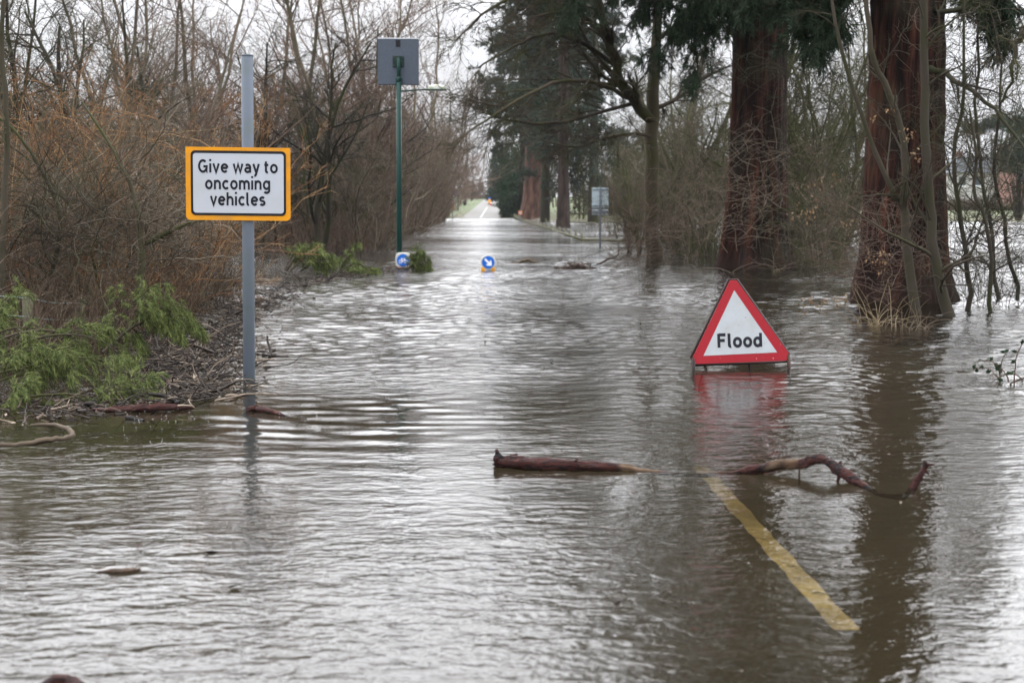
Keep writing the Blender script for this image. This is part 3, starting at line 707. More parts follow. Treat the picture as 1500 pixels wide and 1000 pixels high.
near = PD(1318, 440, 20.8)
t = empty('redwood_tree', (near.x, 20.8, 0), 0, 'nearest and thickest redwood with furrowed red bark, behind the thin saplings on the right', 'tree')
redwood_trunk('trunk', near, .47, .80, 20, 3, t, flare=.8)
conifer_crown(t, 31, 4.3, 13.5, .4, 4.6, 50, M['cedar'], (80, 262), n1=11, n2=10, dens=36, blade=(.11, .013), el=-.1, low=6.0, extra=[[PD(x, y, 20.4) for x, y in l] for l in ([(1380, -130), (1440, -70), (1468, -10), (1480, 45)], [(1390, -110), (1425, -60), (1432, -10), (1440, 20)], [(1300, -60), (1250, -20), (1215, 20), (1190, 70)], [(1290, -90), (1240, -60), (1180, -30), (1160, 10)])])
p2 = PD(1108, 392, 31.7)
t = empty('redwood_tree', (p2.x, 31.7, 0), 0, 'red barked redwood behind the triangular flood sign', 'tree')
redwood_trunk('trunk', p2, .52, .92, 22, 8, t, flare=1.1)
conifer_crown(t, 33, 5.4, 15, .45, 5.2, 62, M['cedar'], (90, 330), n1=11, n2=10, dens=36, blade=(.12, .015), el=-.12, low=7.2, extra=[[PD(x, y, 31) for x, y in l] for l in ([(1090, -90), (1040, -50), (1018, 20), (1022, 100)], [(1080, -110), (1000, -80), (962, -10), (962, 70)], [(1100, -90), (1095, -40), (1085, -10), (1080, 20)], [(1080, -100), (960, -60), (890, -40), (850, -5)])])
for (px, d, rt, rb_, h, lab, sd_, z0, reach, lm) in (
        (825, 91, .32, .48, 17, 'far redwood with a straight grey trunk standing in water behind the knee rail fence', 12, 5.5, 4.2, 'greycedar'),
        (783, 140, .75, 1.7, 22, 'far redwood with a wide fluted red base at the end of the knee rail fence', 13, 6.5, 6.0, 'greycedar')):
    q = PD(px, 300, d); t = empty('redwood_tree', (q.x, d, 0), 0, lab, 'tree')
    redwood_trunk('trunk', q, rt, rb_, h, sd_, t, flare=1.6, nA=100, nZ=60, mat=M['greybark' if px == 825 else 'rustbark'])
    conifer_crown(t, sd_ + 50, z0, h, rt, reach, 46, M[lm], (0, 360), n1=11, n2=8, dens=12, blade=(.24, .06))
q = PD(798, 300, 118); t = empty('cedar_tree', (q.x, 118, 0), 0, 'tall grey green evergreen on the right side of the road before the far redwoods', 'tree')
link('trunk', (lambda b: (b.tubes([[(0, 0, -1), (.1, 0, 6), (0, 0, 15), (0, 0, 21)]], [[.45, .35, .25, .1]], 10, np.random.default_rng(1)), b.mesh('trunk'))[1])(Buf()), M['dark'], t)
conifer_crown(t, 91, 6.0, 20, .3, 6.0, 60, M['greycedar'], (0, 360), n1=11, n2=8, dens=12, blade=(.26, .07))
q = PD(868, 300, 112); t = empty('cedar_tree', (q.x, 112, 0), 0, 'broad grey green evergreen behind the bare redwood trunk', 'tree')
link('trunk', bpy.data.objects['trunk'].data if False else (lambda b: (b.tubes([[(0, 0, -1), (.1, 0, 6), (0, 0, 15), (0, 0, 21)]], [[.45, .35, .25, .1]], 10, np.random.default_rng(1)), b.mesh('trunk'))[1])(Buf()), M['dark'], t)
conifer_crown(t, 92, 4.5, 18, .3, 5.0, 46, M['greycedar'], (0, 360), n1=11, n2=8, dens=12, blade=(.26, .07))

def leafy_mound(name, loc, sx, sy, sz, n, blade, mat, seed, label, cat, z0=0.0, group=None):
    rng = np.random.default_rng(seed)
    t = empty(name, loc, 0, label, cat, group)
    # clumps inside an uneven dome
    m = max(8, n // 260); u = unit(rng.normal(size=(m, 3))); u[:, 2] = np.abs(u[:, 2]); rr = rng.uniform(.45, 1, m)[:, None]
    C = u * rr * np.array([sx, sy, sz]); idx = rng.integers(0, m, n)
    p = C[idx] + rng.normal(size=(n, 3)) * np.array([sx, sy, sz]) * .13; p[:, 2] = np.abs(p[:, 2]) + z0
    b = Buf(); b.blades(p, unit(p) + rng.normal(size=(n, 3)) * .8, blade[0] * rng.uniform(.6, 1.3, n), blade[1], rng)
    link('crown', b.mesh('crown'), mat, t)
    s = Buf(); st = np.stack([np.zeros((m, 3)) + np.array([0, 0, -.6]), C * .5 + np.array([0, 0, z0 * .5]), C + np.array([0, 0, z0])], 1)
    s.tubes(st, np.tile(np.array([.05, .03, .012]) * max(1, sx / 2), (m, 1)), 4, rng)
    link('trunk', s.mesh('trunk'), M['dark'], t)
    return t
g0 = lambda px, d: (PD(px, 300, d).x, d, float(gz(PD(px, 300, d).x, d)))
leafy_mound('yew_tree', g0(756, 175), 2.6, 3, 9.0, 16000, (.34, .12), M['holly'], 5, 'dark evergreen yew overhanging the dry road on its right', 'tree', .6)
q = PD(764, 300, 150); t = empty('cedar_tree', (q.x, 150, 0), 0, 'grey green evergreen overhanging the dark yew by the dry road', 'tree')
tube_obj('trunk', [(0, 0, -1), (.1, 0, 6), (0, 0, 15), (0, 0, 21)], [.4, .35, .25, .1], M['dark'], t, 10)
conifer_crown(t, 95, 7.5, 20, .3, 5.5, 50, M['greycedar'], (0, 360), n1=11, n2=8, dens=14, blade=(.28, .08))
leafy_mound('laurel_bush', g0(752, 150), 1.6, 2, 2.3, 5000, (.25, .11), M['cedar'], 6, 'low green laurel bush at the far end of the knee rail fence', 'bush')
leafy_mound('yew_tree', g0(738, 260), 3.0, 3, 10, 12000, (.45, .16), M['holly'], 7, 'dark evergreen yew farthest up the dry road', 'tree', .6)
leafy_mound('beech_hedge', g0(694, 350), 3.4, 2, 4.2, 9000, (.35, .12), M['reddish'], 8, 'round brown hedge beside the grass at the top of the road', 'hedge')
leafy_mound('dark_shrubbery', g0(930, 135), 6.5, 3, 4.6, 16000, (.3, .1), M['dark'], 9, 'low dark brown shrubbery behind the flooded field, right of the double sign', 'shrubbery')
leafy_mound('dark_shrubbery', g0(1010, 150), 7, 3, 7, 14000, (.34, .12), M['cedar'], 10, 'dark evergreen shrubbery seen between the slender trunk and the redwood', 'shrubbery')
leafy_mound('pine_tree', g0(1492, 120), 2.4, 2.4, 5.0, 9000, (.3, .08), M['cedar'], 14, 'dark green pine in front of the brick house at the right edge', 'tree', 4)
leafy_mound('pine_tree', g0(1455, 225), 5.5, 3, 3.0, 6000, (.5, .16), M['cedar'], 15, 'dark pine crown rising behind the house roof', 'tree', 11)

# distant wood and hedge line that closes the horizon: reads as one mass
def far_wood(seed, x0, x1, y0, y1, n, h, mat, name='far_woodland'):
    rng = np.random.default_rng(seed)
    x = rng.uniform(x0, x1, n); y = rng.uniform(y0, y1, n); z = gz(x, y)
    hh = h * rng.uniform(.5, 1.1, n) * (.8 + .25 * np.sin(x * .13 + seed))
    b = Buf(); P0 = run(rng, np.stack([x, y, z], 1), np.tile([0, 0, 1.], (n, 1)), hh, 6, .07, .03); R0 = taper(n, rng.uniform(.06, .16, n), 6, .2); b.tubes(P0, R0, 4, rng)
    P1, R1 = spawn(rng, P0, R0, 12, .15, 1, 35, .38, .4, 5, .12, .05, .02); b.tubes(P1, R1, 3, rng)
    P2, R2 = spawn(rng, P1, R1, 7, .1, 1, 38, .45, .6, 3, .12, .03, .012); b.tubes(P2, R2, 3, rng)
    return setp(link(name, b.mesh(name), mat), 'distant bare woodland closing the view behind the flood', 'woodland', kind='stuff')
far_wood(1, -75, -12, 130, 190, 130, 11, M['thicket'])
far_wood(2, 4, 34, 170, 210, 70, 11, M['thicket']); bpy.data.objects['far_woodland.001']['label'] = 'distant bare trees behind the flooded field on the right'
far_wood(3, -60, -3, 420, 520, 60, 15, M['reddish']); bpy.data.objects['far_woodland.002']['label'] = 'faint bare trees on the skyline at the end of the road'
far_wood(4, 34, 130, 260, 330, 70, 8, M['thicket']); bpy.data.objects['far_woodland.003']['label'] = 'distant bare trees on the skyline behind the brick house'

# ------------------------------------------------------------------ slender tree with boughs reaching left over the road
def explicit_tree(name, label, lines, seed, mat_trunk, mat_twig, chain, cat='tree', wig=0):
    """lines: list of (points, radii) in metres; chain: spawn settings per level"""
    rng = np.random.default_rng(seed); root = empty(name, lines[0][0][0], 0, label, cat)
    o = np.array(tuple(lines[0][0][0]))
    b = Buf(); PP, RR = [], []
    for pts, rad in lines:
        p, r = resample(np.array([tuple(q) for q in pts], float) - o, np.array(rad, float), 16)
        p[1:] += rng.normal(size=(15, 3)) * r[1:, None] * .25
        if wig: p[1:, :2] += np.cumsum(rng.normal(size=(15, 2)), 0) * wig
        PP.append(p); RR.append(r)
    PP = np.array(PP); RR = np.array(RR); b.tubes(PP, RR, 9, rng); link('trunk', b.mesh('trunk'), mat_trunk, root)
    c = Buf(); p, r = PP, RR
    for i, st in enumerate(chain):
        if i == 0 and 'skip' in st: st = dict(st); p, r = p[st['skip']:], r[st['skip']:]; st.pop('skip')
        p, r = spawn(rng, p, r, **st); c.tubes(p, r, 4 if i == 0 else 3, rng)
    link('crown', c.mesh('crown'), mat_twig, root); return root
D = 34.0
def ln(pts, d0, d1=None):
    n = len(pts); d1 = d0 if d1 is None else d1
    return [PD(x, y, d0 + (d1 - d0) * i / (n - 1)) for i, (x, y) in enumerate(pts)]
L_ = [(ln([(958, 400), (957, 320), (956, 230), (958, 150), (962, 60), (958, -50), (952, -130)], D), [.22, .18, .165, .16, .12, .10, .05]),
      (ln([(956, 175), (930, 150), (905, 110), (888, 50), (872, -20), (862, -70)], D, 33), [.14, .13, .12, .10, .08, .04]),
      (ln([(925, 145), (880, 125), (830, 118), (770, 140), (715, 175), (690, 190)], D, 29), [.06, .05, .042, .034, .024, .012]),
      (ln([(900, 95), (850, 62), (800, 50), (750, 70), (700, 100)], D, 30), [.06, .05, .04, .03, .015]),
      (ln([(930, 150), (880, 165), (820, 180), (760, 178), (705, 165)], D, 30), [.05, .042, .035, .025, .012]),
      (ln([(885, 45), (830, 10), (770, -5), (715, 15), (668, 60)], D, 31), [.06, .05, .04, .03, .015]),
      (ln([(905, 112), (870, 80), (850, 40), (820, 20), (780, 25)], D, 32), [.05, .045, .035, .028, .015]),
      (ln([(958, 160), (1000, 140), (1040, 110), (1090, 90)], D, 35), [.06, .045, .03, .015]),
      (ln([(957, 200), (925, 195), (880, 205), (840, 215), (790, 205)], D, 32), [.045, .04, .03, .022, .012]),
      (ln([(960, 60), (1010, 20), (1050, -40), (1090, -80)], D, 33), [.06, .045, .03, .015])]
explicit_tree('bare_tree', 'slender mossy tree in the water whose boughs arch left over the flooded road', L_, 77, M['brownmoss'], M['brownmoss'],
    [dict(skip=1, n=22, t0=.1, t1=1, ang=38, ratio=.34, rr=.5, k=8, wander=.12, trop=-.015, rmin=.009, drift=(-.03, 0, 0)),
     dict(n=10, t0=.1, t1=1, ang=34, ratio=.45, rr=.6, k=6, wander=.14, trop=-.02, rmin=.007),
     dict(n=4, t0=.1, t1=1, ang=38, ratio=.5, rr=.8, k=4, wander=.13, trop=-.02, rmin=.0055, lmin=.2)])
# saplings in front of the nearest redwood
ch = [dict(n=11, t0=.15, t1=1, ang=45, ratio=.24, rr=.42, k=8, wander=.14, trop=.0, rmin=.0045), dict(n=5, t0=.15, t1=1, ang=40, ratio=.5, rr=.6, k=6, wander=.16, trop=-.03, rmin=.003),
      dict(n=3, t0=.2, t1=1, ang=40, ratio=.5, rr=.7, k=4, wander=.16, trop=-.03, rmin=.0026, lmin=.1)]
explicit_tree('sapling', 'forked olive barked sapling leaning in front of the nearest redwood', [
    (ln([(1346, 475), (1333, 400), (1322, 300), (1312, 285), (1285, 230), (1250, 130), (1225, 40), (1212, -60)], 18.2), [.07, .062, .056, .034, .03, .026, .022, .015]),
    (ln([(1322, 300), (1327, 240), (1320, 190), (1300, 130), (1280, 90), (1272, 30), (1266, -60)], 18.2, 17.9), [.05, .045, .042, .04, .036, .032, .025])], 5, M['sapling'], M['sapling'], ch)
explicit_tree('sapling', 'straight pale sapling standing before the right flank of the nearest redwood', [
    (ln([(1398, 478), (1380, 430), (1366, 350), (1362, 280), (1356, 180), (1354, 60), (1350, -80)], 17.8), [.085, .07, .062, .058, .055, .05, .04])], 6, M['sapling'], M['sapling'], ch)
tc2 = [dict(n=17, t0=.1, t1=1, ang=45, ratio=.28, rr=.5, k=7, wander=.16, trop=-.01, rmin=.0045), dict(n=6, t0=.1, t1=1, ang=42, ratio=.5, rr=.6, k=6, wander=.18, trop=-.02, rmin=.0034), dict(n=3, t0=.1, t1=1, ang=42, ratio=.5, rr=.7, k=4, wander=.18, trop=-.02, rmin=.003, lmin=.1)]
explicit_tree('bare_tree', 'thin dark tree right of the nearest redwood with a bough crossing the sky', [
    (ln([(1420, 470), (1412, 400), (1402, 300), (1400, 200), (1406, 100), (1398, -40)], 19), [.04, .034, .03, .026, .02, .012]),
    (ln([(1362, 100), (1390, 112), (1425, 135), (1450, 160), (1490, 215), (1530, 290)], 20, 18), [.045, .036, .03, .024, .018, .010]),
    (ln([(1452, 465), (1440, 360), (1418, 280), (1408, 210), (1395, 160)], 18.5), [.03, .026, .022, .018, .010]),
    (ln([(1370, 20), (1410, 10), (1440, -20), (1470, -60)], 19), [.04, .03, .022, .015])], 9, M['dark'], M['dark'], tc2, wig=.03)
explicit_tree('bare_tree', 'thin twiggy tree standing in the bright water at the right edge', [
    (ln([(1462, 455), (1455, 380), (1448, 280), (1440, 150), (1450, 20), (1440, -60)], 21), [.035, .03, .026, .022, .016, .01]),
    (ln([(1490, 440), (1470, 330), (1462, 240), (1478, 120), (1470, 10)], 20), [.03, .026, .022, .016, .01]),
    (ln([(1500, 40), (1475, 60), (1468, 110), (1450, 160)], 19), [.04, .035, .022, .01])], 10, M['dark'], M['mossy'], tc2, wig=.035)
# thin leftmost stem near the camera
explicit_tree('sapling', 'thin upright olive stem at the extreme left edge', [
    (ln([(6, 470), (4, 330), (10, 180), (2, 60), (8, -60)], 13.5), [.032, .03, .026, .022, .018])], 15, M['sapling'], M['thicket'], ch)
explicit_tree('sapling', 'leaning yellow green stems rising out of the brown undergrowth below the yellow sign', [
    (ln([(205, 430), (207, 350), (195, 280), (165, 220), (120, 150)], 15), [.035, .03, .022, .016, .01]),
    (ln([(206, 360), (235, 345), (270, 330), (300, 322)], 15), [.03, .026, .018, .008]),
    (ln([(60, 440), (90, 330), (60, 250), (20, 190), (-20, 160)], 14.5), [.026, .022, .018, .014, .01]),
    (ln([(150, 430), (120, 330), (60, 250), (10, 210)], 15.5), [.024, .02, .016, .008])], 16, M['mossy'], M['paletwig'], ch)

# pale tangled brush hanging in front of the far redwood and dead leaves by the near one
def tangle(name, label, cx, cy, d, wpx, hpx, n, seed, mat, L=(.5, 1.6), rad=.004, drift=(0, 0, 0), group=None, kids=3):
    rng = np.random.default_rng(seed); root = PD(cx, cy, d)
    p = np.array([tuple(PD(cx + rng.normal() * wpx, cy + rng.normal() * hpx, d + rng.normal() * .5) - Vector((root.x, root.y, 0))) for _ in range(n)])
    p[:, 2] = np.maximum(p[:, 2], -.05)
    dd = rng.normal(size=(n, 3)); dd[:, 2] = np.abs(dd[:, 2]) * .8
    P0 = run(rng, p, dd, rng.uniform(*L, n), 9, .22, -.05, drift); R0 = taper(n, rad * rng.uniform(.8, 1.8, n), 9, .4)
    b = Buf(); b.tubes(P0, R0, 3, rng)
    P1, R1 = spawn(rng, P0, R0, kids, .1, 1, 45, .4, .8, 5, .18, -.02, rad * .8); b.tubes(P1, R1, 3, rng)
    return setp(link(name, b.mesh(name), mat, None, (root.x, root.y, 0)), label, 'brush', group, 'stuff')
tangle('twig_tangle', 'pale curling twigs in front of the far redwood trunk', 1095, 290, 30.3, 55, 60, 150, 1, M['paletwig'], rad=.005)
tangle('twig_tangle', 'brown twig tangle hiding the foot of the nearest redwood', 1300, 370, 19.0, 50, 40, 190, 2, M['reddish'], L=(.3, 1.1), rad=.0036)
tangle('twig_tangle', 'dark twig tangle in the bright water at the right edge', 1450, 330, 19.5, 50, 75, 260, 3, M['dark'], L=(.4, 1.4), rad=.004)
tangle('twig_tangle', 'brown twigs in the water around the slender tree', 945, 350, 33.5, 30, 32, 240, 4, M['reddish'], L=(.4, 1.2), rad=.005)
tangle('twig_tangle', 'olive twig tangle between the two near redwoods', 1205, 330, 27, 38, 50, 170, 5, M['mossy'], L=(.4, 1.5), rad=.005)
tangle('twig_tangle', 'fine dark twigs against the white sky between the two near redwoods', 1195, 110, 30, 45, 60, 150, 16, M['dark'], L=(.6, 2.0), rad=.006)
tangle('twig_tangle', 'fine twigs against the white sky at the top right', 1440, 130, 20, 48, 95, 260, 6, M['thicket'], L=(.4, 1.4), rad=.0036)
tangle('twig_tangle', 'grey brown twig tangle left of the yellow sign', 190, 330, 15.5, 75, 42, 260, 7, M['thicket'], L=(.5, 1.5), rad=.0042)
tangle('twig_tangle', 'dark bramble tangle behind the fallen conifer branches', 70, 360, 14.2, 60, 45, 230, 8, M['brownmoss'], L=(.4, 1.4), rad=.0042)
tangle('twig_tangle', 'orange twig tangle high on the left behind the fence', 110, 230, 19, 75, 45, 210, 9, M['osier'], L=(.5, 1.7), rad=.0045)
tangle('twig_tangle', 'pale dry twigs arching under the yellow sign', 240, 345, 16.5, 38, 24, 90, 10, M['paletwig'], L=(.4, 1.2), rad=.0035)
def dead_leaves(label, spots, d, seed, group='clusters of tan dead leaves'):
    rng = np.random.default_rng(seed); o = PD(spots[0][0], spots[0][1], d); b = Buf(); ps = []
    for (x, y, s, n) in spots:
        c = np.array(tuple(PD(x, y, d) - o)); ps.append(c + rng.normal(size=(n, 3)) * s)
    ps = np.concatenate(ps); b.blades(ps, rng.normal(size=ps.shape) * .5 + np.array([0, 0, -.8]), rng.uniform(.03, .065, len(ps)), .024, rng)
    tw = Buf()
    P0 = run(rng, ps[::4] + np.array([0, 0, .1]), rng.normal(size=ps[::4].shape) * .3 + np.array([0, 0, -1.]), np.full(len(ps[::4]), .16), 4, .15, 0); tw.tubes(P0, taper(len(P0), .002, 4, .5), 3, rng)
    root = empty('dead_leaf_cluster', o, 0, label, 'leaves', group)
    link('leaves', b.mesh('leaves'), M['deadleaf'], root)
dead_leaves('tan dead leaves hanging beside the far redwood at mid height', [(1185, 272, .06, 16), (1200, 265, .06, 14), (1222, 258, .05, 16), (1196, 292, .05, 12), (1165, 308, .06, 16), (1180, 312, .05, 14), (1190, 306, .05, 14), (1243, 326, .06, 18)], 18.5, 1)
dead_leaves('tan dead leaves hanging across the nearest redwood trunk', [(1333, 198, .05, 16), (1345, 230, .05, 12), (1300, 158, .03, 8), (1277, 172, .03, 6), (1290, 375, .07, 22), (1283, 385, .06, 12)], 17.8, 2)
dead_leaves('reddish tan dead leaves just above the water right of the flood sign', [(1190, 440, .05, 22), (1205, 447, .05, 14), (1175, 453, .03, 8), (1225, 441, .05, 12), (1235, 438, .03, 6)], 17.0, 3)

# dead grass tuft on the right
def tuft(px, py, n, seed, h, label, mat=M['straw']):
    rng = np.random.default_rng(seed); o = P(px, py)
    p = np.concatenate([rng.normal(size=(n, 2)) * .13, np.full((n, 1), -.05)], 1)
    d = np.concatenate([rng.normal(size=(n, 2)) * .45, np.ones((n, 1))], 1)
    P0 = run(rng, p, d, h * rng.uniform(.5, 1.1, n), 8, .08, -.17); b = Buf(); b.tubes(P0, taper(n, .0055, 8, .3), 3, rng)
    setp(link('grass_tuft', b.mesh('grass_tuft'), mat, None, o), label, 'grass', None)
tuft(1290, 478, 34, 4, .62, 'straw coloured tuft of dead grass in the water before the nearest redwood')
tuft(1345, 482, 20, 5, .45, 'thin tuft of pinkish dead stems at the foot of the leaning sapling', M['paletwig'])
tuft(1240, 395, 30, 6, .5, 'pale dead grass tuft by the water between the redwoods', M['paletwig'])

# ------------------------------------------------------------------ pole with the amber bordered plate
S1 = 11.4
o = P(365, 556); u = lambda px: (px - 362.8) * o.y / F_PX * .972; vz = lambda py: (556 - py) * o.y / F_PX * .997
t = empty('road_sign', (o.x, o.y, 0), R(0), 'amber bordered white plate reading Give way to oncoming vehicles, on a galvanised pole', 'sign')
t.rotation_euler = (0, R(.65), R(2))
pr = 8.6 * o.y / F_PX
pole = cyl('pole', 0, 0, -.6, vz(86), pr, M['galv'], t, 28)
x0, x1, z1, z0 = u(273), u(427), vz(217), vz(322)
yb = -pr - .012
prism('plate', rrect(x0, x1, z0, z1, .035, corners=(1, 0, 0, 1)), yb - .004, yb, M['yellow'], t)
bo = rrect(u(280.5), u(420.5), vz(315), vz(222), .035)
ring_prism('border', bo, rrect(u(283.8), u(417.2), vz(311.5), vz(225.8), .022), yb - .0075, yb - .0045, M['black'], t)
prism('face', rrect(u(283.8), u(417.2), vz(311.5), vz(225.8), .022), yb - .0065, yb - .0045, M['white'], t)
for z in (vz(240), vz(300)):
    box('channel', u(300), u(402), -pr - .012, -pr - .001, z - .012, z + .012, M['galv'], t)
    c = Buf(); c.tubes([[(0, 0, z - .012), (0, 0, z + .012)]], [[pr + .006, pr + .006]], 24, cap=True); link('clamp', c.mesh('clamp'), M['galv'], t)
b = Buf(); b.tubes([[(0, 0, vz(86)), (0, 0, vz(86) + .012)]], [[pr * 1.04, pr * .9]], 24, cap=True); link('cap', b.mesh('cap'), M['galv'], t)

# stroke lettering in the style of British road signs: centre lines on a grid, x-height 1
A_ = lambda cx, cy, rx, ry, a0, a1, n=14: [(cx + rx * math.cos(R(a0 + (a1 - a0) * i / n)), cy + ry * math.sin(R(a0 + (a1 - a0) * i / n))) for i in range(n + 1)]
RX, RY = .36, .40   # centreline radii of round letters (x-height 1 with stroke .22)
GL = {
 'o': (.98, [A_(.49, .5, RX, RY, 0, 360, 28)]),
 'c': (.88, [A_(.49, .5, RX, RY, 45, 315, 22)]),
 'e': (.95, [[(.14, .52), (.82, .52)] , A_(.49, .5, RX, RY, 3, 318, 26)]),
 'n': (.92, [[(.13, 0), (.13, 1)], [(.13, .55)] + A_(.46, .58, .32, .32, 180, 0, 14) + [(.78, 0)]]),
 'm': (1.42, [[(.13, 0), (.13, 1)], [(.13, .55)] + A_(.42, .60, .29, .30, 180, 0, 12) + [(.71, 0)], [(.71, .55)] + A_(1.0, .60, .29, .30, 180, 0, 12) + [(1.29, 0)]]),
 'h': (.92, [[(.13, 0), (.13, 1.42)], [(.13, .55)] + A_(.46, .58, .32, .32, 180, 0, 14) + [(.78, 0)]]),
 'i': (.30, [[(.15, 0), (.15, 1)], [(.15, 1.25), (.15, 1.47)]]),
 'l': (.42, [[(.13, 1.42), (.13, .6)] + A_(.29, .25, .16, .15, 180, 290, 6)]),
 'v': (.84, [[(.08, 1), (.42, .04), (.76, 1)]]),
 'w': (1.26, [[(.08, 1), (.35, .05), (.63, .95), (.91, .05), (1.18, 1)]]),
 'y': (.84, [[(.08, 1), (.44, .05)], [(.78, 1), (.42, -.14)] + A_(.20, -.14, .2, .17, -15, -90, 6)]),
 'a': (.90, [[(.17, .86)] + A_(.42, .62, .32, .28, 118, 0, 10) + [(.74, .02)], [(.74, .54)] + A_(.42, .32, .30, .22, 80, 280, 14) + [(.74, .24)]]),
 't': (.58, [[(.22, 1.28), (.22, .28)] + A_(.40, .27, .18, .17, 180, 290, 7), [(.02, .90), (.52, .90)]]),
 'g': (.94, [A_(.48, .5, .35, RY, 0, 360, 24), [(.83, 1.0), (.83, -.08)] + A_(.48, -.08, .35, .24, 0, -145, 12)]),
 'd': (.96, [A_(.48, .5, .35, RY, 0, 360, 24), [(.83, 0), (.83, 1.42)]]),
 's': (.80, [A_(.40, .71, .27, .19, 30, 262, 12) + A_(.40, .30, .29, .20, 82, -150, 12)]),
 'G': (1.22, [A_(.60, .70, .48, .62, 48, 360, 26)[:-3] + [(1.08, .18), (1.08, .66), (.66, .66)]]),
 'F': (1.0, [[(.13, 0), (.13, 1.40)], [(.13, 1.30), (.90, 1.30)], [(.13, .72), (.80, .72)]]),
}
def lettering(text, sw=.22):
    """returns quads of the strokes, baseline at 0, x-height 1"""
    V, F = [], []; x = 0
    for chh in text:
        if chh == ' ': x += .46; continue
        wd, strokes = GL[chh]
        for st in strokes:
            pts = [Vector((x + a, b_)) for a, b_ in st]
            pts = [p for q_, p in enumerate(pts) if q_ == 0 or (p - pts[q_ - 1]).length > .012]
            closed = (pts[0] - pts[-1]).length < 1e-3
            n = len(pts); base = len(V)
            for i in range(n):
                a = pts[i - 1] if i else (pts[-2] if closed else None); c = pts[i + 1] if i < n - 1 else (pts[1] if closed else None)
                d0 = (pts[i] - a).normalized() if a is not None else None; d1 = (c - pts[i]).normalized() if c is not None else None
                if d0 is None: d0 = d1
                if d1 is None: d1 = d0
                tn = (d0 + d1).normalized(); nn = Vector((-tn.y, tn.x)); k = min(2.2, 1 / max(.35, nn.dot(Vector((-d1.y, d1.x)))))
                V += [pts[i] + nn * sw / 2 * k, pts[i] - nn * sw / 2 * k]
            for i in range(n - 1): F.append((base + 2 * i, base + 2 * i + 1, base + 2 * i + 3, base + 2 * i + 2))
        x += wd + .16
    return V, F, x - .16
def text_obj(name, lines, yface, mat, parent, sw=.22, thick=.0015):
    """lines: (text, x0, x1, baseline z, x-height)"""
    V, F = [], []
    dz = 0
    for (tx, xa, xb, zb, xh) in lines:
        v, f, wd = lettering(tx, sw); b0 = len(V)
        k = (xb - xa) / wd; 
        for j, p in enumerate(v): V.append((xa + p.x * k, yface - .0001 * 0, zb + p.y * xh))
        F += [tuple(a + b0 for a in q) for q in f]
    # union of overlapping strokes: give every stroke piece its own tiny offset so no faces are coplanar
    me = bpy.data.meshes.new(name)
    VV, FF = [], []
    for i, q in enumerate(F):
        off = ((i * 7) % 13) * .00004
        b0 = len(VV)
        VV += [(V[a][0], yface - off, V[a][2]) for a in q] + [(V[a][0], yface + thick, V[a][2]) for a in q]
        FF += [(b0, b0 + 1, b0 + 2, b0 + 3), (b0, b0 + 4, b0 + 5, b0 + 1), (b0 + 1, b0 + 5, b0 + 6, b0 + 2), (b0 + 2, b0 + 6, b0 + 7, b0 + 3), (b0 + 3, b0 + 7, b0 + 4, b0)]
    me.from_pydata(VV, [], FF); me.update()
    return link(name, me, mat, parent)
yl = yb - .0085
m1 = o.y / F_PX
text_obj('lettering', [('Give way to', u(291.5), u(408.5), vz(253.5), 13.0 * m1), ('oncoming', u(301.5), u(397), vz(277.5), 13.2 * m1), ('vehicles', u(309), u(390), vz(300.5), 13.2 * m1)], yl, M['ink'], t, sw=.262)

# ------------------------------------------------------------------ folding flood sign
o = P(1086, 540); s_ = o.y / F_PX; u = lambda px: (px - 1086) * s_; vz = lambda py: (540 - py) * s_
t = empty('flood_sign', (o.x, o.y, 0), 0, 'red triangular folding road sign reading Flood, standing in the water', 'sign')
t.rotation_euler = (R(-9), R(-.8), R(4))
outl = [(u(1074), vz(409)), (u(1019), vz(533)), (u(1012.5), vz(523))]
outl = [(u(1154), vz(529.5)), (u(1158.5), vz(519)), (u(1083.5), vz(408.5)), (u(1073.5), vz(408.5)), (u(1013.5), vz(521.5)), (u(1019), vz(531.5))]
prism('plate', outl, -.006, 0, M['red'], t, bevel=.0015)
prism('face', [(u(1140.5), vz(517)), (u(1079.3), vz(423.5)), (u(1029.5), vz(519.5))], -.0085, -.0065, M['whiteflood'], t)
text_obj('lettering', [('Flood', u(1051.5), u(1118), vz(508), 14.5 * s_)], -.0105, M['ink'], t, sw=.32)
def bar(name, pts, w_, mat, parent, sides=4): return tube_obj(name, pts, w_, mat, parent, sides)
fr = [(u(1156.5), .012, vz(531)), (u(1160.5), .012, vz(520)), (u(1084.5), .012, vz(406.8)), (u(1072), .012, vz(406.8)), (u(1011.3), .012, vz(522)), (u(1016), .012, vz(533)), (u(1156.5), .012, vz(531))]
bar('frame', fr, .011, M['frame'], t)
bar('leg', [(u(1014.5), .0, vz(522)), (u(1014.5), .0, vz(570))], .016, M['frame'], t)
bar('leg', [(u(1157.5), .0, vz(520)), (u(1158.5), .0, vz(570))], .016, M['frame'], t)
bar('leg', [(u(1062), .03, vz(430)), (u(1034), .40, vz(575))], .012, M['frame'], t)
bar('leg', [(u(1096), .03, vz(430)), (u(1118), .40, vz(575))], .012, M['frame'], t)
bar('brace', [(u(1036), .36, vz(560)), (u(1116), .36, vz(560))], .010, M['frame'], t)

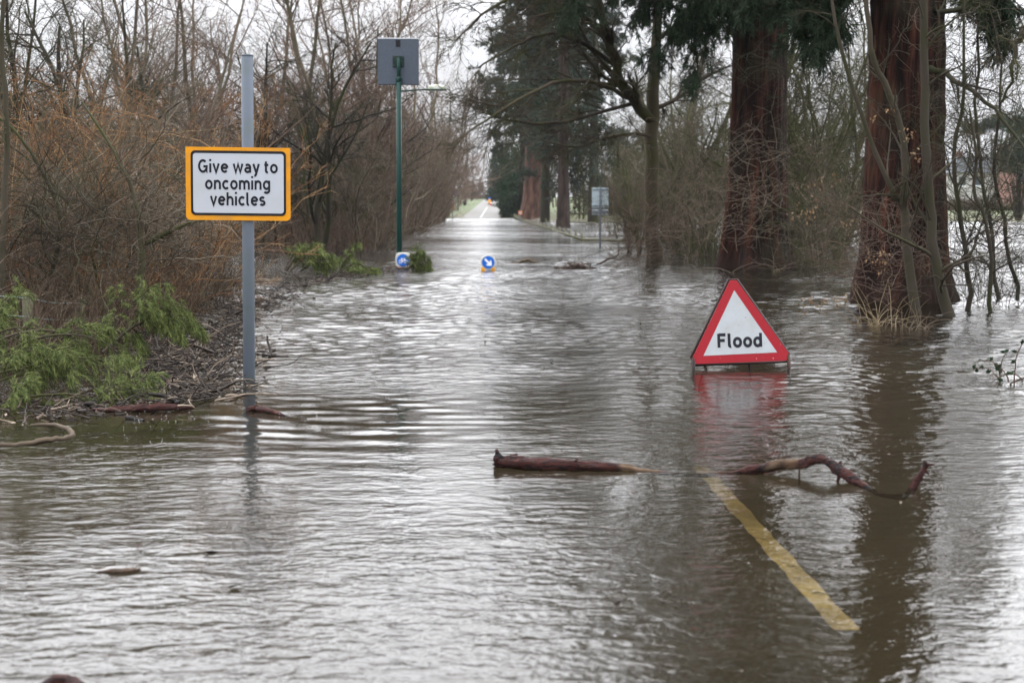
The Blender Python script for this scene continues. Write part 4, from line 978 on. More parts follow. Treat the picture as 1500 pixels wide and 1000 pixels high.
# ------------------------------------------------------------------ green post with grey panel and lantern
o = P(585, 388); s_ = o.y / F_PX; u = lambda px: (px - 585) * s_; vz = lambda py: (388 - py) * s_ * 1.004
t = empty('panel_post', (o.x, o.y, 0), 0, 'tall dark green post carrying a grey square panel and a small lantern', 'post')
t.rotation_euler = (0, R(.25), 0)
cyl('pole', 0, 0, -.8, vz(120), 3.9 * s_, M['green'], t, 20)
cyl('pole_top', 0, 0, vz(120) + .001, vz(91), 2.8 * s_, M['green'], t, 20)
cyl('collar', 0, 0, vz(125), vz(118), 4.3 * s_, M['green'], t, 20)
px0, px1 = u(554.5), u(613.5)
pn = box('panel', px0, px1, .075, .26, vz(128.5), vz(63.5), M['panel'], t, bevel=.008)
box('panel_lid', px0 - .004, px1 + .004, .070, .265, vz(63.5) + .001, vz(62.2), M['pure'], t)
box('mounting_plate', u(576), u(592.5), .055, .074, vz(104), vz(88), M['darkgreen'], t, bevel=.01)
for a in (577.8, 590.7):
    for b_ in (90, 102): 
        c = Buf(); c.tubes([[(u(a), .055, vz(b_)), (u(a), .047, vz(b_))]], [[.012, .012]], 8, cap=True); link('bolt', c.mesh('bolt'), M['galv'], t)
box('sensor_window', u(580.5), u(587.2), .068, .074, vz(75.2), vz(65.2), M['black'], t, bevel=.002)
tube_obj('arm', [(u(585), 0, vz(138.5)), (u(610), -.02, vz(136.8)), (u(628), -.04, vz(135.6))], [.022, .020, .018], M['green'], t, 8)
b = Buf()
L0, L1_ = u(626), u(654); n = 12
prof = [(0, .02), (.08, .75), (.3, 1), (.6, 1), (.85, .7), (1, .1)]
V, F = [], []
for (q, h) in prof:
    for k in range(n):
        a = math.pi * k / (n - 1); V.append((L0 + (L1_ - L0) * q, -.04 + .10 * h * math.cos(a), vz(136.2) + 7 * s_ * h * math.sin(a) + .012))
for i in range(len(prof) - 1):
    for k in range(n - 1): a = i * n + k; F.append((a, a + 1, a + n + 1, a + n))
b.poly(V, F); link('lantern_bowl', b.mesh('lantern_bowl'), M['bowl'], t)
box('lantern_base', L0 - .01, L1_ + .01, -.145, .065, vz(137.3), vz(136.2) + .01, M['green'], t, bevel=.006)

# ------------------------------------------------------------------ round topped traffic bollards drowned to their discs
def bollard(px, py, label, housing, kind):
    o = P(px, py); s_ = o.y / F_PX
    t = empty('traffic_bollard', (o.x, o.y, 0), R(3), label, 'bollard', 'drowned traffic bollards'); r = 9.1 * s_
    zc = (9.5 if kind == 'bike' else 10.5) * s_ + .02
    W = r * 1.22
    if kind == 'bike': pts = rrect(-W, W, zc - r * 1.15, zc + W, W * .55, 8)
    else: pts = circ(0, zc, W, 40)
    prism('housing', pts, -.05, .09, M['whiteplastic'], t, bevel=.008)
    prism('disc', circ(0, zc, r, 40), -.062, -.052, M['blue'], t)
    if kind == 'bike':
        box('body', -W * .85, W * .85, -.08, .12, -.75, zc - r * 1.16, M['redplastic'], t, bevel=.02)
        parts = []
        g = r / 1.35; zz = zc - g * .15
        b = Buf()
        def stroke(p, rad=.075): 
            p = np.array([(a * g, -.066, zz + c * g) for a, c in p]); 
            b.tubes(p[None], np.full((1, len(p)), rad * g), 6, cap=True, tone=.5)
        for cx in (-.55, .55): stroke(A_(cx, -.12, .33, .33, 0, 360, 20))
        stroke([(-.55, -.12), (-.28, .42), (.38, .42), (.55, -.12)]); stroke([(-.55, -.12), (-.02, -.12), (.40, .42)]); stroke([(-.33, .56), (-.02, -.12)]); stroke([(-.46, .58), (-.18, .58)]); stroke([(.40, .42), (.34, .66), (.18, .66)])
        link('bicycle_symbol', b.mesh('bicycle_symbol'), M['pure'], t)
    else:
        ar = Matrix.Rotation(R(-45), 2)
        pts = [(-.78, .17), (.12, .17), (.0, .48), (.30, .48), (.80, 0), (.30, -.48), (.0, -.48), (.12, -.17), (-.78, -.17)]
        pts = [(-.78, .17), (.15, .17), (-.06, .50), (.27, .50), (.80, 0), (.27, -.50), (-.06, -.50), (.15, -.17), (-.78, -.17)]
        pp = [ar @ Vector(a) for a in pts]; prism('arrow_symbol', [(a.x * r, zc + a.y * r) for a in pp][::-1], -.068, -.063, M['pure'], t)
        for a, b_ in ((-.92, -.42), (.42, .92)): box('yellow_shoulder', a * W, b_ * W, -.058, .085, -.02, zc - r * .82, M['yellowplastic'], t, bevel=.01)
        box('body', -W, W, -.09, .13, -.75, -.025, M['yellowplastic'], t, bevel=.03)
    return t
bollard(590.5, 392, 'white bollard with a blue disc showing a bicycle, at the foot of the green post', 'white', 'bike')
bollard(715, 396, 'bollard with a blue disc showing a white arrow, alone in mid water', 'white', 'arrow')

# ------------------------------------------------------------------ far signs
def pole_plate(name, label, px, base_y, top_y, plates, polew=.03, d=None):
    o = P(px, base_y) if d is None else Vector((PD(px, 300, d).x, d, 0)); s_ = o.y / F_PX
    yy = 300 + H_EYE * F_PX / o.y; vz = lambda py: (yy - py) * s_
    zg = float(gz(o.x, o.y)) - .3
    t = empty(name, (o.x, o.y, 0), 0, label, 'sign'); cyl('pole', 0, 0, min(zg, -.3) if d is None else zg, vz(top_y), polew, M['galv'], t, 12)
    for (x0, x1, y0, y1, mt, nm, dy) in plates:
        box(nm, (x0 - px) * s_, (x1 - px) * s_, -polew - .012 - dy, -polew - .002 - dy, vz(y1), vz(y0), mt, t, bevel=.003)
    return t, s_, vz
t, s_, vz = pole_plate('double_sign', 'grey double plate sign seen from the back on a pole in the water', 879, 362, 274, [], .035)
sg = 1
for (y0, y1) in ((275, 304.5), (306.5, 314.5)):
    box('plate', -12.2 * s_, 12 * s_, .04, .052, vz(y1), vz(y0), M['alu'], t, bevel=.004)
    for z in (vz(y0) - .07, vz(y1) + .06):
        box('channel', -11.5 * s_, 11.5 * s_, .018, .0385, z - .012, z + .012, M['galv'], t)
t, s_, vz = pole_plate('depth_sign', 'small orange square sign on a thin pole beside the knee rail fence', 762, 327.5, 308, [(759.2, 764.9, 308.5, 314.5, M['orange'], 'plate', 0)], .03)
box('face', -1.7 * s_, 1.7 * s_, -.058, -.046, vz(313), vz(310), M['white'], t)
t, s_, vz = pole_plate('warning_sign', 'red edged triangular warning sign above an orange plate at the far left of the water', 663, 322.5, 292, [(660.3, 665.7, 300.5, 306, M['orange'], 'orange_plate', 0)], .04)
prism('triangle_plate', [(-3.2 * s_, vz(298.8)), (3.2 * s_, vz(298.8)), (0, vz(292))][::-1], -.058, -.044, M['red'], t); prism('triangle_face', [(-1.7 * s_, vz(298)), (1.7 * s_, vz(298)), (0, vz(294.3))][::-1], -.064, -.060, M['white'], t)
t, s_, vz = pole_plate('parking_sign', 'blue sign with a pale plate under it, left of the far dry road', 668, 0, 277, [(664.5, 671.3, 278.5, 286, M['blue'], 'blue_plate', 0), (665, 670.5, 286.6, 290.6, M['alu'], 'pale_plate', 0)], .05, d=200)
for (px, d, top, lab) in ((681, 330, 268, 'dark lamp pole standing left of the top of the road'), (690.5, 300, 272, 'short grey lamp pole before the round brown hedge'), (707.5, 380, 262, 'wooden pole right of the round brown hedge')):
    q = Vector((PD(px, 300, d).x, d, 0)); zg = float(gz(q.x, d)); zt = H_EYE + (300 - top) * d / F_PX
    t = empty('lamp_pole', (q.x, d, zg), 0, lab, 'pole'); cyl('pole', 0, 0, -.2, zt - zg, .09, M['darkgreen'] if px < 700 else M['post'], t, 10)
    if px < 700: tube_obj('arm', [(0, 0, zt - zg), (-.9, 0, zt - zg + .1)], .04, M['darkgreen'], t, 6); box('lamp_head', -1.5, -.9, -.12, .12, zt - zg + .03, zt - zg + .16, M['alu'], t, bevel=.03)
q = Vector((PD(717, 300, 255).x, 255, 0)); zg = road_z(q.x, 255)
t = empty('traffic_bollard', (q.x, 255, zg), 0, 'yellow bollard with a blue disc on the far dry road', 'bollard')
box('body', -.22, .22, -.12, .12, 0, .85, M['yellowplastic'], t, bevel=.04); prism('disc', circ(0, 1.0, .2, 20), -.1, .1, M['blue'], t); box('base', -.3, .3, -.2, .2, -.02, .12, M['black'], t, bevel=.02)
q = Vector((PD(719, 300, 235).x, 235, 0)); zg = road_z(q.x, 235)
t = empty('traffic_cone', (q.x, 235, zg), 0, 'red and white traffic cone on the far dry road', 'cone')
cyl('cone', 0, 0, .05, .75, .15, M['redplastic'], t, 16, .04); box('base', -.2, .2, -.2, .2, 0, .05, M['redplastic'], t); cyl('white_band', 0, 0, .35, .5, .112, M['pure'], t, 16, .088)
q = g0(681, 240); t = empty('litter_bin', q, 0, 'small black litter bin on the verge left of the far road', 'bin')
cyl('body', 0, 0, 0, .95, .28, M['black'], t, 16, .31); cyl('lid', 0, 0, .95, 1.1, .33, M['frame'], t, 16, .2)
# parked cars glimpsed at the far left of the road
def far_car(px, d, col, label):
    q = g0(px, d); t = empty('parked_car', q, R(80), label, 'car')
    body = [(-2.1, .35), (-2.05, .8), (-1.3, .95), (-.75, 1.42), (.8, 1.45), (1.5, 1.0), (2.1, .85), (2.15, .35)][::-1]
    prism('body', body, -.85, .85, col, t, bevel=.06)
    prism('side_window', [(-1.05, .97), (-.65, 1.34), (.72, 1.36), (1.2, 1.0)][::-1], -.868, .868, M['glass'], t)
    for x in (-1.3, 1.3):
        for y in (-.8, .8):
            b = Buf(); b.tubes([[(x, y - .1, .33), (x, y + .1, .33)]], [[.33, .33]], 18, cap=True); link('wheel', b.mesh('wheel'), M['black'], t)
far_car(655, 235, M['alu'], 'pale parked car glimpsed behind the blue sign at the far left')

# floating scraps
# ------------------------------------------------------------------ knee rail fence
def rail_fence(label, pts, step, post_w=.07, zt=.22, group=None):
    o = pts[0]; t = empty('rail_fence', (o.x, o.y, 0), 0, label, 'fence', group)
    for a, b_ in zip(pts[:-1], pts[1:]):
        Lg = (b_ - a).length; n = max(1, round(Lg / step)); dr = (b_ - a)
        tube_obj('rail', [a - o + Vector((0, 0, .04)), b_ - o + Vector((0, 0, .04))], .044, M['post'], t, 4)
        for i in range(n):
            q = a + dr * (i / n) - o; zg = float(gz(q.x + o.x, q.y + o.y))
            tube_obj('post', [(q.x, q.y + .07, zg - .2), (q.x, q.y + .07, q.z + .05), (q.x, q.y + .07, q.z + .30)], [post_w, post_w, post_w * .8], M['post'], t, 6)
    return t
fz = lambda px, py, z: P(px, py, z)
rail_fence('low timber knee rail fence running through the flood on the right of the road', [fz(929, 350.5, .10), fz(853, 348.5, .10), fz(808, 334.5, .11), fz(766, 322.8, .14), PD(752, 315, 150), PD(744, 309.5, 185)], 3.6, .055)
rail_fence('thin fence line across the flooded field behind the knee rail', [P(905, 331, .15), P(1000, 332, .15)], 3.0, .05)
rail_fence('low fence along the dark far edge of the flooded field', [P(800, 322, .2), P(900, 323.5, .2), P(1030, 325, .2)], 5.0, .06)

# ------------------------------------------------------------------ house beyond the flooded field
hd = 185; hx = PD(1450, 300, hd).x; hg = float(gz(hx, hd)); hs_ = hd / F_PX
t = empty('brick_house', (hx, hd, hg), R(-6), 'pale walled house with grey roof and red brick chimneys beyond the field', 'house')
hz = lambda py: H_EYE + (300 - py) * hs_ - hg
wall = box('wall', -4.6, 1.2, 0, 6, -.3, hz(252), M['render'], t)
gable = prism('brick_wing', [(1.22, -.3), (9, -.3), (9, hz(245)), (5.2, hz(205)), (1.22, hz(245))], -1.2, 6, M['brick'], t)
prism('roof', [(-5.1, hz(253)), (-4.2, hz(232)), (-4.1, hz(230)), (1.2, hz(230)), (1.2, hz(253))], -.4, 6.4, M['slate'], t)
rf = prism('wing_roof', [(1.0, hz(247)), (5.2, hz(202)), (9.4, hz(247)), (9.4, hz(244)), (5.2, hz(199)), (1.0, hz(244))], -1.5, 6.3, M['slate'], t)
box('chimney', -4.0, -3.2, 2, 3, hz(240), hz(221), M['brick'], t); box('chimney', .7, 1.9, -1.3, -.5, -.3, hz(214), M['brick'], t)
for x in (-3.6, -1.6): 
    wn = box('window', x - .45, x + .45, -.05, .05, hz(272), hz(259), M['glass'], t); box('frame', x - .5, x + .5, -.04, -.01, hz(273.5), hz(272), M['pure'], wn)
for x in (3.6, 6.6): wn = box('window', x - .6, x + .6, -1.25, -1.15, hz(268), hz(252), M['glass'], t); box('frame', x - .65, x + .65, -1.24, -1.19, hz(269.5), hz(268), M['pure'], wn)
hx2 = PD(1392, 300, 230).x; hg2 = float(gz(hx2, 230))
t = empty('low_outbuilding', (hx2, 230, hg2), 0, 'low grey roofed outbuilding left of the brick house', 'building')
box('wall', -3, 3, 0, 5, -.2, 2.4, M['render'], t); prism('roof', [(-3.3, 2.3), (3.3, 2.3), (2.6, 3.9), (-2.6, 3.9)], -.3, 5.3, M['slate'], t); box('door', -.5, .5, -.04, .03, -.2, 1.9, M['darkgreen'], t)
hd3 = 150
t = empty('field_hedge', (PD(1440, 300, hd3).x, hd3, 0), 0)
bpy.data.objects.remove(t)
leafy_mound('field_hedge', g0(1440, 160), 9, 1.2, 1.1, 7000, (.3, .1), M['stalk'], 22, 'low brown hedge on the green bank in front of the house', 'hedge')

# ------------------------------------------------------------------ drift wood
def driftwood(name, label, pts, rads, mat, k=40, seed=0, stubs=(), sides=10, cat='branch', group=None, wob=.18):
    rng = np.random.default_rng(seed); o = Vector((pts[0].x, pts[0].y, 0)); pp = np.array([tuple(p - o) for p in pts], float)
    p, r = resample(pp, np.array(rads, float), k); p[1:-1] += rng.normal(size=(k - 2, 3)) * r[1:-1, None] * wob; r = r * (1 + .10 * np.interp(np.arange(k), np.arange(0, k + 6, 6), rng.normal(size=len(np.arange(0, k + 6, 6)))))
    sides = max(sides, 14); b = Buf(); b.tubes(p[None], r[None], sides, rng, cap=True, tone=.4)
    ridge = np.interp(np.arange(sides * 6) / 6, np.arange(sides), rng.normal(size=sides))
    gN = rng.normal(size=(k // 4 + 2, sides)); gi = np.arange(k) / 4; g0_ = gN[gi.astype(int)] * (1 - (gi % 1))[:, None] + gN[gi.astype(int) + 1] * (gi % 1)[:, None]
    vv = b.V[0].reshape(k, sides, 3); vv[:] = p[:, None] + (vv - p[:, None]) * (1 + .13 * g0_[..., None] + .07 * rng.normal(size=(k, sides, 1)))
    for (i, dx, dy, dz, rr) in stubs:
        q = p[i]; b.tubes([[q, q + np.array([dx, dy, dz]) * .6, q + np.array([dx, dy, dz])]], [[rr, rr * .8, rr * .6]], 6, rng, cap=True, tone=.4)
    return setp(link(name, b.mesh(name), mat, None, o), label, cat, group)
def W(px, py, z=0.0): return P(px, py, z)
# the long branch across the foreground: thick butt on the left, a drowned middle, an arch on the right
def Q(px, py, base): return PD(px, py, P(px, base).y)
driftwood('floating_branch', 'long dark red branch floating across the foreground, its middle drowned and its right end arched', [
    Q(728, 674, 683), Q(745, 677, 684), Q(790, 680, 686), Q(850, 682, 687), Q(900, 684, 688), Q(945, 690.5, 689), Q(1010, 696, 692), Q(1070, 693.5, 691.5), Q(1095, 688, 692), Q(1120, 685, 693), Q(1143, 680, 693), Q(1165, 680, 694), Q(1182, 677, 695), Q(1197, 672, 696), Q(1212, 676, 699), Q(1228, 688, 703), Q(1245, 699, 707), Q(1266, 711, 712), Q(1290, 724, 716), Q(1326, 726, 714), Q(1343, 704, 714), Q(1351, 690, 714), Q(1358, 678, 714)],
    [.037, .031, .030, .028, .022, .016, .010, .011, .02, .024, .027, .024, .027, .025, .024, .026, .027, .014, .011, .014, .018, .018, .018], M['log'], 180, 3,
    stubs=((1, -.01, .01, .06, .016), (3, .10, .03, .035, .012), (22, .05, -.02, .04, .010), (92, .0, 0, -.11, .006), (120, .03, .0, .035, .009), (124, -.02, -.02, -.05, .012), (172, .03, 0, -.02, .008), (177, .04, 0, .0, .007)), sides=14, wob=.05)
driftwood('floating_stick', 'short pale tipped stick floating at the right of the sign pole', [W(362, 600, .01), Q(378, 598, 602), Q(398, 602, 605), W(424, 611, -.012)], [.02, .026, .018, .006], M['log'], 16, 5)
driftwood('floating_log', 'dark straight log floating between the conifer branch and the sign pole', [W(128, 600, .0), W(165, 600, .015), W(215, 598, .022), (W(255, 597, .018)), W(284, 597, .004)], [.012, .02, .026, .022, .01], M['log'], 24, 6, stubs=((10, .05, 0, .05, .006),))
driftwood('floating_twig', 'small dark twig floating alone at the lower left', [W(143, 837, .0), W(165, 836, .006), W(190, 834, .008), W(206, 833, .004)], [.003, .009, .01, .004], M['darklog'], 14, 7)
driftwood('floating_log', 'brown broken log end poking in at the bottom left edge', [W(60, 1010, .0), W(90, 1000, .022), W(112, 1006, .02), W(135, 1030, .0)], [.02, .026, .024, .015], M['log'], 12, 8)
driftwood('curved_branch', 'curved peeling branch hooked round the conifer tips at the left edge', [W(-40, 650, .02), W(20, 652, .03), W(62, 645, .05), W(100, 640, .05), W(103, 630, .07), W(75, 622, .075), W(45, 622, .06)], [.014, .014, .015, .016, .015, .012, .006], M['paletwig'], 40, 9)
driftwood('floating_log', 'pale humped driftwood in mid water right of the arrow bollard', [Q(742, 385.5, 385), Q(758, 384, 385), Q(772, 381.3, 385), Q(782, 383.5, 385), Q(794, 385.6, 385)], [.015, .03, .05, .035, .015], M['paletwig'], 22, 10, wob=.3)
driftwood('floating_log', 'dark jagged driftwood nearest the slender tree in mid water', [Q(813, 391, 393.5), Q(821, 393.5, 393.5), Q(836, 391, 393.5), Q(850, 391, 393.5), Q(874, 393.5, 393.5)], [.03, .03, .06, .05, .015], M['darklog'], 26, 11, stubs=((12, -.05, 0, .13, .02), (18, .05, 0, .06, .02), (22, .03, 0, .09, .015)), wob=.5)
driftwood('floating_log', 'thin level driftwood behind the dark jagged driftwood', [Q(826, 386, 386.5), Q(842, 385.5, 386.5), Q(866, 386, 386.5)], [.012, .025, .012], M['darklog'], 14, 12, stubs=((6, 0, 0, .09, .015),), wob=.4)
driftwood('drift_branch', 'crooked dark branch rising out of mid water before the double sign', [Q(875, 387, 386.5), Q(881, 384.5, 386.5), Q(891, 379.5, 386.5), Q(900, 376, 386.5), Q(906, 371, 386.5), Q(905, 352, 386.5)], [.03, .028, .024, .02, .014, .006], M['darklog'], 22, 13, stubs=((12, -.1, 0, .1, .01),), wob=.3)
driftwood('fallen_log', 'mossy fallen log slanting behind the wire fence', [PD(115, 412, 19), PD(140, 402, 19.3), PD(180, 380, 19.8), PD(212, 358, 20)], [.11, .12, .10, .06], M['mosslog'], 24, 14, stubs=((16, .5, 0, .1, .03), (10, .3, 0, -.05, .03)), wob=.25, cat='log')
driftwood('floating_plank', 'pale timber lying level at the water edge behind the sign pole', [PD(325, 415, 26), PD(370, 414, 26), PD(412, 411, 26)], [.05, .06, .05], M['paletwig'], 14, 15, cat='timber')
driftwood('floating_log', 'mossy log at the water edge left of the sign pole', [PD(310, 420, 25), PD(322, 412, 25), PD(350, 413, 25.2)], [.05, .07, .04], M['mosslog'], 14, 16)

# ------------------------------------------------------------------ fallen conifer branches
def conifer_branch(label, limbs, seed, n1, n2, dens, blade, l1=.5, droop=-.2, spread=50, group='fallen conifer branches', rmin=.006):
    rng = np.random.default_rng(seed); o = Vector((limbs[0][0][0].x, limbs[0][0][0].y, 0)); t = empty('conifer_branch', o, 0, label, 'branch', group)
    PP, RR = [], []
    for pts, rad in limbs:
        p, r = resample(np.array([tuple(q - o) for q in pts], float), np.array(rad, float), 12); PP.append(p); RR.append(r)
    PP, RR = np.array(PP), np.array(RR); b = Buf(); b.tubes(PP, RR, 7, rng)
    P1, R1 = spawn(rng, PP, RR, n1, .1, 1, spread, l1, .5, 7, .10, droop * .35, rmin, lmin=.25); b.tubes(P1, R1, 4, rng)
    P2, R2 = spawn(rng, P1, R1, n2, .25, 1, 40, .42, .5, 6, .10, droop, .0025, lmin=.11)
    P2[..., 2] = np.maximum(P2[..., 2], .0)
    c = Buf(); N, k, _ = P2.shape; c.tubes(P2, R2, 3, rng)
    idx = np.repeat(np.arange(N), dens); tt = rng.uniform(.1, 1, len(idx)) * (k - 1); i = np.minimum(tt.astype(int), k - 2); f = (tt - i)[:, None]
    p = P2[idx, i] * (1 - f) + P2[idx, i + 1] * f; tan = unit(P2[idx, i + 1] - P2[idx, i])
    d = unit(tan * 1.1 + rng.normal(size=tan.shape) * .5 + np.array([0, 0, -.2]))
    c.blades(p, d, rng.uniform(.5, 1.3, len(p)) * blade[0], blade[1], rng)
    link('limb', b.mesh('limb'), M['brownmoss'], t); link('needles', c.mesh('needles'), M['needle'], t)
bl = (.048, .0032)
def arch(x0, y0, x1, y1, d, up=14, r=.012):
    return ([PD(x0, y0, d), PD(x0 + (x1 - x0) * .4, y0 + (y1 - y0) * .4 - up, d + .05), PD(x0 + (x1 - x0) * .75, y0 + (y1 - y0) * .75 - up * .8, d + .1), PD(x1, y1, d + .1)], [r, r * .8, r * .6, r * .35])
conifer_branch('large green conifer branch fallen on the left bank, its sprays hanging towards the water', [
    arch(-90, 560, 40, 480, 10.6, 20), arch(-40, 520, 100, 488, 10.8, 16), arch(0, 520, 150, 500, 10.7, 18), arch(-90, 600, 40, 540, 10.2, 14), arch(-40, 575, 110, 545, 10.3, 12),
    arch(-90, 640, 20, 590, 9.8, 10), arch(-20, 600, 130, 580, 10.0, 10), arch(-120, 500, 0, 455, 10.9, 12), arch(-60, 560, 60, 515, 10.4, 14), arch(20, 545, 160, 530, 10.5, 12)], 1, 8, 9, 58, bl, l1=.27, droop=-.26, spread=52, rmin=.005)
conifer_branch('green conifer spray with a bare limb end, right of the large fallen branch', [
    ([PD(150, 517, 11.6), PD(168, 500, 11.7), PD(190, 482, 11.8), PD(208, 472, 11.9)], [.014, .013, .011, .008]),
    arch(165, 490, 205, 437, 11.8, 10, .009), arch(190, 482, 222, 450, 11.9, 10, .008), arch(205, 476, 250, 455, 11.9, 10, .008), arch(205, 476, 275, 470, 12.0, 10, .008)], 2, 9, 8, 60, bl, l1=.42, droop=-.42, spread=40, rmin=.004)
conifer_branch('low green conifer spray touching the water before the debris', [
    arch(110, 594, 220, 566, 10.3, 6, .008), arch(120, 598, 190, 580, 10.2, 4, .008)], 3, 8, 7, 50, bl, l1=.28, droop=-.2, spread=36, rmin=.004)
bl2 = (.13, .011)
conifer_branch('green conifer branch washed up on the debris at mid distance', [
    arch(418, 396, 436, 362, 28, 4, .02), arch(420, 397, 452, 360, 28, 5, .02), arch(425, 398, 470, 370, 28, 8, .02), arch(440, 398, 480, 380, 28, 5, .015)], 4, 7, 6, 26, bl2, l1=.36, droop=-.4, spread=38)
conifer_branch('low clump of green conifer by the debris left of the green post', [
    arch(496, 400, 516, 368, 29, 3, .015), arch(496, 400, 530, 388, 28.6, 5, .015), arch(510, 401, 548, 396, 28.6, 6, .015)], 5, 7, 6, 26, bl2, l1=.36, droop=-.4, spread=38)
conifer_branch('small green conifer clump floating right of the bicycle bollard', [
    arch(596, 392, 608, 375, 30.3, 2, .015), arch(598, 393, 618, 378, 30.3, 3, .015), arch(598, 393, 619, 386, 30.3, 3, .015)], 6, 7, 6, 26, bl2, l1=.36, droop=-.3, spread=38)

# ------------------------------------------------------------------ floating debris: nobody could count it
def debris():
    rng = np.random.default_rng(9); pts = []
    def strip(line, n, wpx, hpx):
        line = np.array(line, float)
        t_ = rng.uniform(0, len(line) - 1.001, n); i = t_.astype(int); f = (t_ - i)[:, None]
        c = line[i] * (1 - f) + line[i + 1] * f
        c[:, 0] += rng.normal(size=n) * wpx; c[:, 1] += rng.normal(size=n) * hpx; return c
    c = np.concatenate([strip([(215, 545), (260, 530), (300, 515), (330, 500)], 1000, 34, 20), strip([(230, 590), (290, 575), (340, 560)], 230, 30, 7),
                        strip([(330, 490), (350, 460), (385, 440), (430, 425)], 600, 13, 7), strip([(430, 418), (500, 405), (560, 397), (640, 392)], 600, 14, 2.5),
                        strip([(30, 610), (100, 600), (160, 590)], 160, 30, 8)])
    c = c[(c[:, 1] > 388) & (c[:, 0] < 372 + (560 - c[:, 1]).clip(0) * 1.4)]
    n = len(c); p = np.array([tuple(P(a, b_, 0)) for a, b_ in c]); p[:, 2] = rng.uniform(-.005, .06, n) * rng.random(n)
    d = rng.normal(size=(n, 3)); d[:, 2] *= .10
    dist = p[:, 1]; L = rng.uniform(.04, .26, n) * (1 + 1.6 * rng.random(n) ** 8)
    P0 = run(rng, p, d, L, 5, .2, -.0); R0 = taper(n, rng.uniform(.002, .009, n) * (1 + (rng.random(n) > .96) * 1.5), 5, .5)
    b = Buf(); b.tubes(P0, R0, 4, rng)
    k = 2600; idx = rng.integers(0, n, k); q = p[idx] + rng.normal(size=(k, 3)) * np.array([.16, .16, 0]); q[:, 2] = rng.uniform(.004, .02, k)
    dd = rng.normal(size=(k, 3)); dd[:, 2] *= .12; b.blades(q, dd, rng.uniform(.03, .08, k), rng.uniform(.008, .03, k), rng)
    setp(link('floating_debris', b.mesh('floating_debris'), M['debris']), 'raft of broken twigs and dead leaves floating along the left bank', 'debris', kind='stuff')
debris()
def undergrowth(name, label, region, n, seed, mat, hmin, hmax, rad, d_rng, bend=.12, kids=2, zb=-.1):
    rng = np.random.default_rng(seed); p = []
    while len(p) < n:
        y = rng.uniform(*d_rng); x = region(y, rng)
        p.append((x, y, zb))
    p = np.array(p); d = np.concatenate([rng.normal(size=(n, 2)) * .22, np.ones((n, 1))], 1)
    P0 = run(rng, p, d, rng.uniform(hmin, hmax, n), 6, bend, -.01); b = Buf(); b.tubes(P0, taper(n, rad * rng.uniform(.7, 1.5, n), 6, .3), 3, rng)
    P1, R1 = spawn(rng, P0, taper(n, rad, 6, .5), kids, .3, 1, 40, .4, .8, 4, .15, 0, rad * .7); b.tubes(P1, R1, 3, rng)
    return setp(link(name, b.mesh(name), mat), label, 'undergrowth', kind='stuff')
# dry stalks behind the debris, between pole and left edge
undergrowth('dry_stalks', 'dry brown stalks standing along the wire fence on the left bank',
            lambda y, r: float(np.interp(y, [11.5, 14, 18, 24, 32], [-3.9, -3.7, -3.75, -3.75, -3.9])) - abs(r.normal()) * (1.0 + .05 * y), 3200, 1, M['stalk'], .3, .95, .0042, (11.8, 24), bend=.2, kids=3)
undergrowth('bramble_thicket', 'tangle of red brown bramble stems on the left bank',
            lambda y, r: float(np.interp(y, [12, 18, 24], [-4.6, -4.8, -5.2])) - abs(r.normal()) * 2.0, 900, 2, M['reddish'], .9, 2.1, .006, (12.5, 23), bend=.26, kids=4)
undergrowth('shore_scrub', 'brown scrub at the foot of the thicket along the left shore', lambda y, r: inner(y) + .25 - abs(r.normal()) * 2.2, 5200, 3, M['reddish'], .4, 1.5, .010, (42, 125), kids=3)
undergrowth('shore_scrub', 'brown scrub on the far bank of the backwater left of the road', lambda y, r: -5.2 - r.uniform(0, 1) * 9, 2600, 4, M['stalk'], .4, 1.2, .009, (43, 60), kids=3)
undergrowth('shore_scrub', 'brown scrub standing in water behind the redwoods on the right', lambda y, r: 5.0 + r.uniform(0, 1) * (y - 28) * .35, 900, 5, M['mossy'], .4, 1.3, .009, (33, 70), kids=3)
undergrowth('shore_scrub', 'sparse twigs standing in bright water at the right edge', lambda y, r: 6.9 + abs(r.normal()) * 2.0, 160, 6, M['dark'], .5, 1.6, .005, (17, 26), kids=4, bend=.2)

# ------------------------------------------------------------------ wire fence with old posts
t = empty('wire_fence', P(44, 520), 0, 'sagging wire fence with old mossy timber posts on the left bank', 'fence'); o = t.location
posts = [(40, 13.2, 428), (118, 15.0, 436), (297, 20.5, 425), (329, 22.5, 420), (392, 27.5, 408)]
tops = []
for (px, d, ty) in posts:
    q = PD(px, ty, d); tops.append(q)
    tube_obj('post', [(q.x - o.x, q.y - o.y, -.5), (q.x - o.x, q.y - o.y, q.z - .02), (q.x - o.x + .004, q.y - o.y, q.z)], [.055, .05, .04], M['post'], t, 9)
tops = [PD(-60, 420, 12)] + tops
for dz in (.05, .22, .40):
    tube_obj('wire', [(a - o) + Vector((0, -.055, -dz)) for a in tops], .0028, M['wire'], t, 4, k=40)

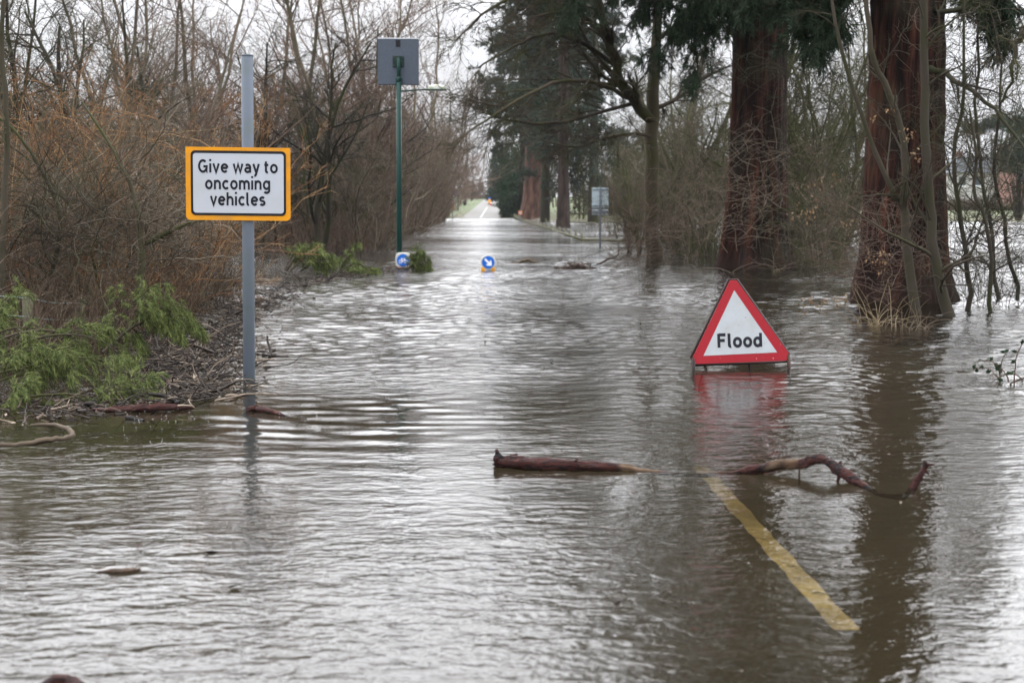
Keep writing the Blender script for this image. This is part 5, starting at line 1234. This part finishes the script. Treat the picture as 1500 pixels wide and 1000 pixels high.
# bramble with dark leaves in the water at the right edge
rng = np.random.default_rng(44); o = P(1478, 560); t = empty('bramble', o, 0, 'small bramble spray with dark leaves poking out of the water at the right edge', 'bramble')
b = Buf(); P0 = run(rng, np.zeros((7, 3)) + rng.normal(size=(7, 3)) * np.array([.08, .1, 0]), np.concatenate([rng.normal(size=(7, 2)) * .8, np.ones((7, 1))], 1), rng.uniform(.25, .6, 7), 10, .12, -.16)
b.tubes(P0, taper(7, .006, 10, .4), 4, rng); link('stems', b.mesh('stems'), M['reddish'], t)
b = Buf(); q = P0[:, 3:, :].reshape(-1, 3); q = q[q[:, 2] > .02]; b.blades(q, rng.normal(size=q.shape), .055, .035, rng); link('leaves', b.mesh('leaves'), M['holly'], t)
# foam flecks and bubbles carried on the water
rng = np.random.default_rng(31); b = Buf()
pp = np.array([tuple(P(a, c, .012)) for a, c in zip(rng.uniform(20, 1350, 46), 400 + 500 * rng.random(46) ** 1.4)]); dd = rng.normal(size=pp.shape); dd[:, 2] *= .12
b.blades(pp, dd, rng.uniform(.03, .08, 46), rng.uniform(.006, .025, 46), rng)
setp(link('floating_leaves', b.mesh('floating_leaves'), M['debris']), 'stray dead leaves and bits drifting on the open water', 'leaves', kind='stuff')
rng = np.random.default_rng(12); b = Buf(); V, F = [], []
n = 120; px = rng.uniform(180, 480, n); py = 600 + rng.gamma(2, 12, n)
sel = np.concatenate([np.stack([px, py], 1), np.stack([rng.uniform(250, 1350, 30), rng.uniform(560, 940, 30)], 1)])
for (a, c) in sel:
    q = P(a, c, .007); r_ = rng.uniform(.0012, .0035)
    V0 = len(V)
    for k in range(6): V.append((q.x + r_ * math.cos(k * 1.047), q.y + r_ * math.sin(k * 1.047), .006))
    V.append((q.x, q.y, .006 + r_ * .8)); F += [(V0 + k, V0 + (k + 1) % 6, V0 + 6) for k in range(6)]
b.poly(V, F); setp(link('foam_flecks', b.mesh('foam_flecks'), M['pure']), 'tiny white foam flecks and bubbles on the flood water', 'foam', kind='stuff')

# ------------------------------------------------------------------ thin damp air that softens the far trees
hz_o = box('haze', -1600, 1600, -80, 2700, -6, 60, None)
m = bpy.data.materials.new('thin damp air'); m.use_nodes = True; n = m.node_tree; n.nodes.clear()
o_ = n.nodes.new('ShaderNodeOutputMaterial'); v_ = n.nodes.new('ShaderNodeVolumePrincipled'); v_.inputs['Density'].default_value = .00012; v_.inputs['Color'].default_value = (.9, .93, .97, 1)
n.links.new(v_.outputs[0], o_.inputs['Volume']); hz_o.data.materials.append(m); setp(hz_o, 'thin damp haze softening the far trees', 'haze', kind='stuff')
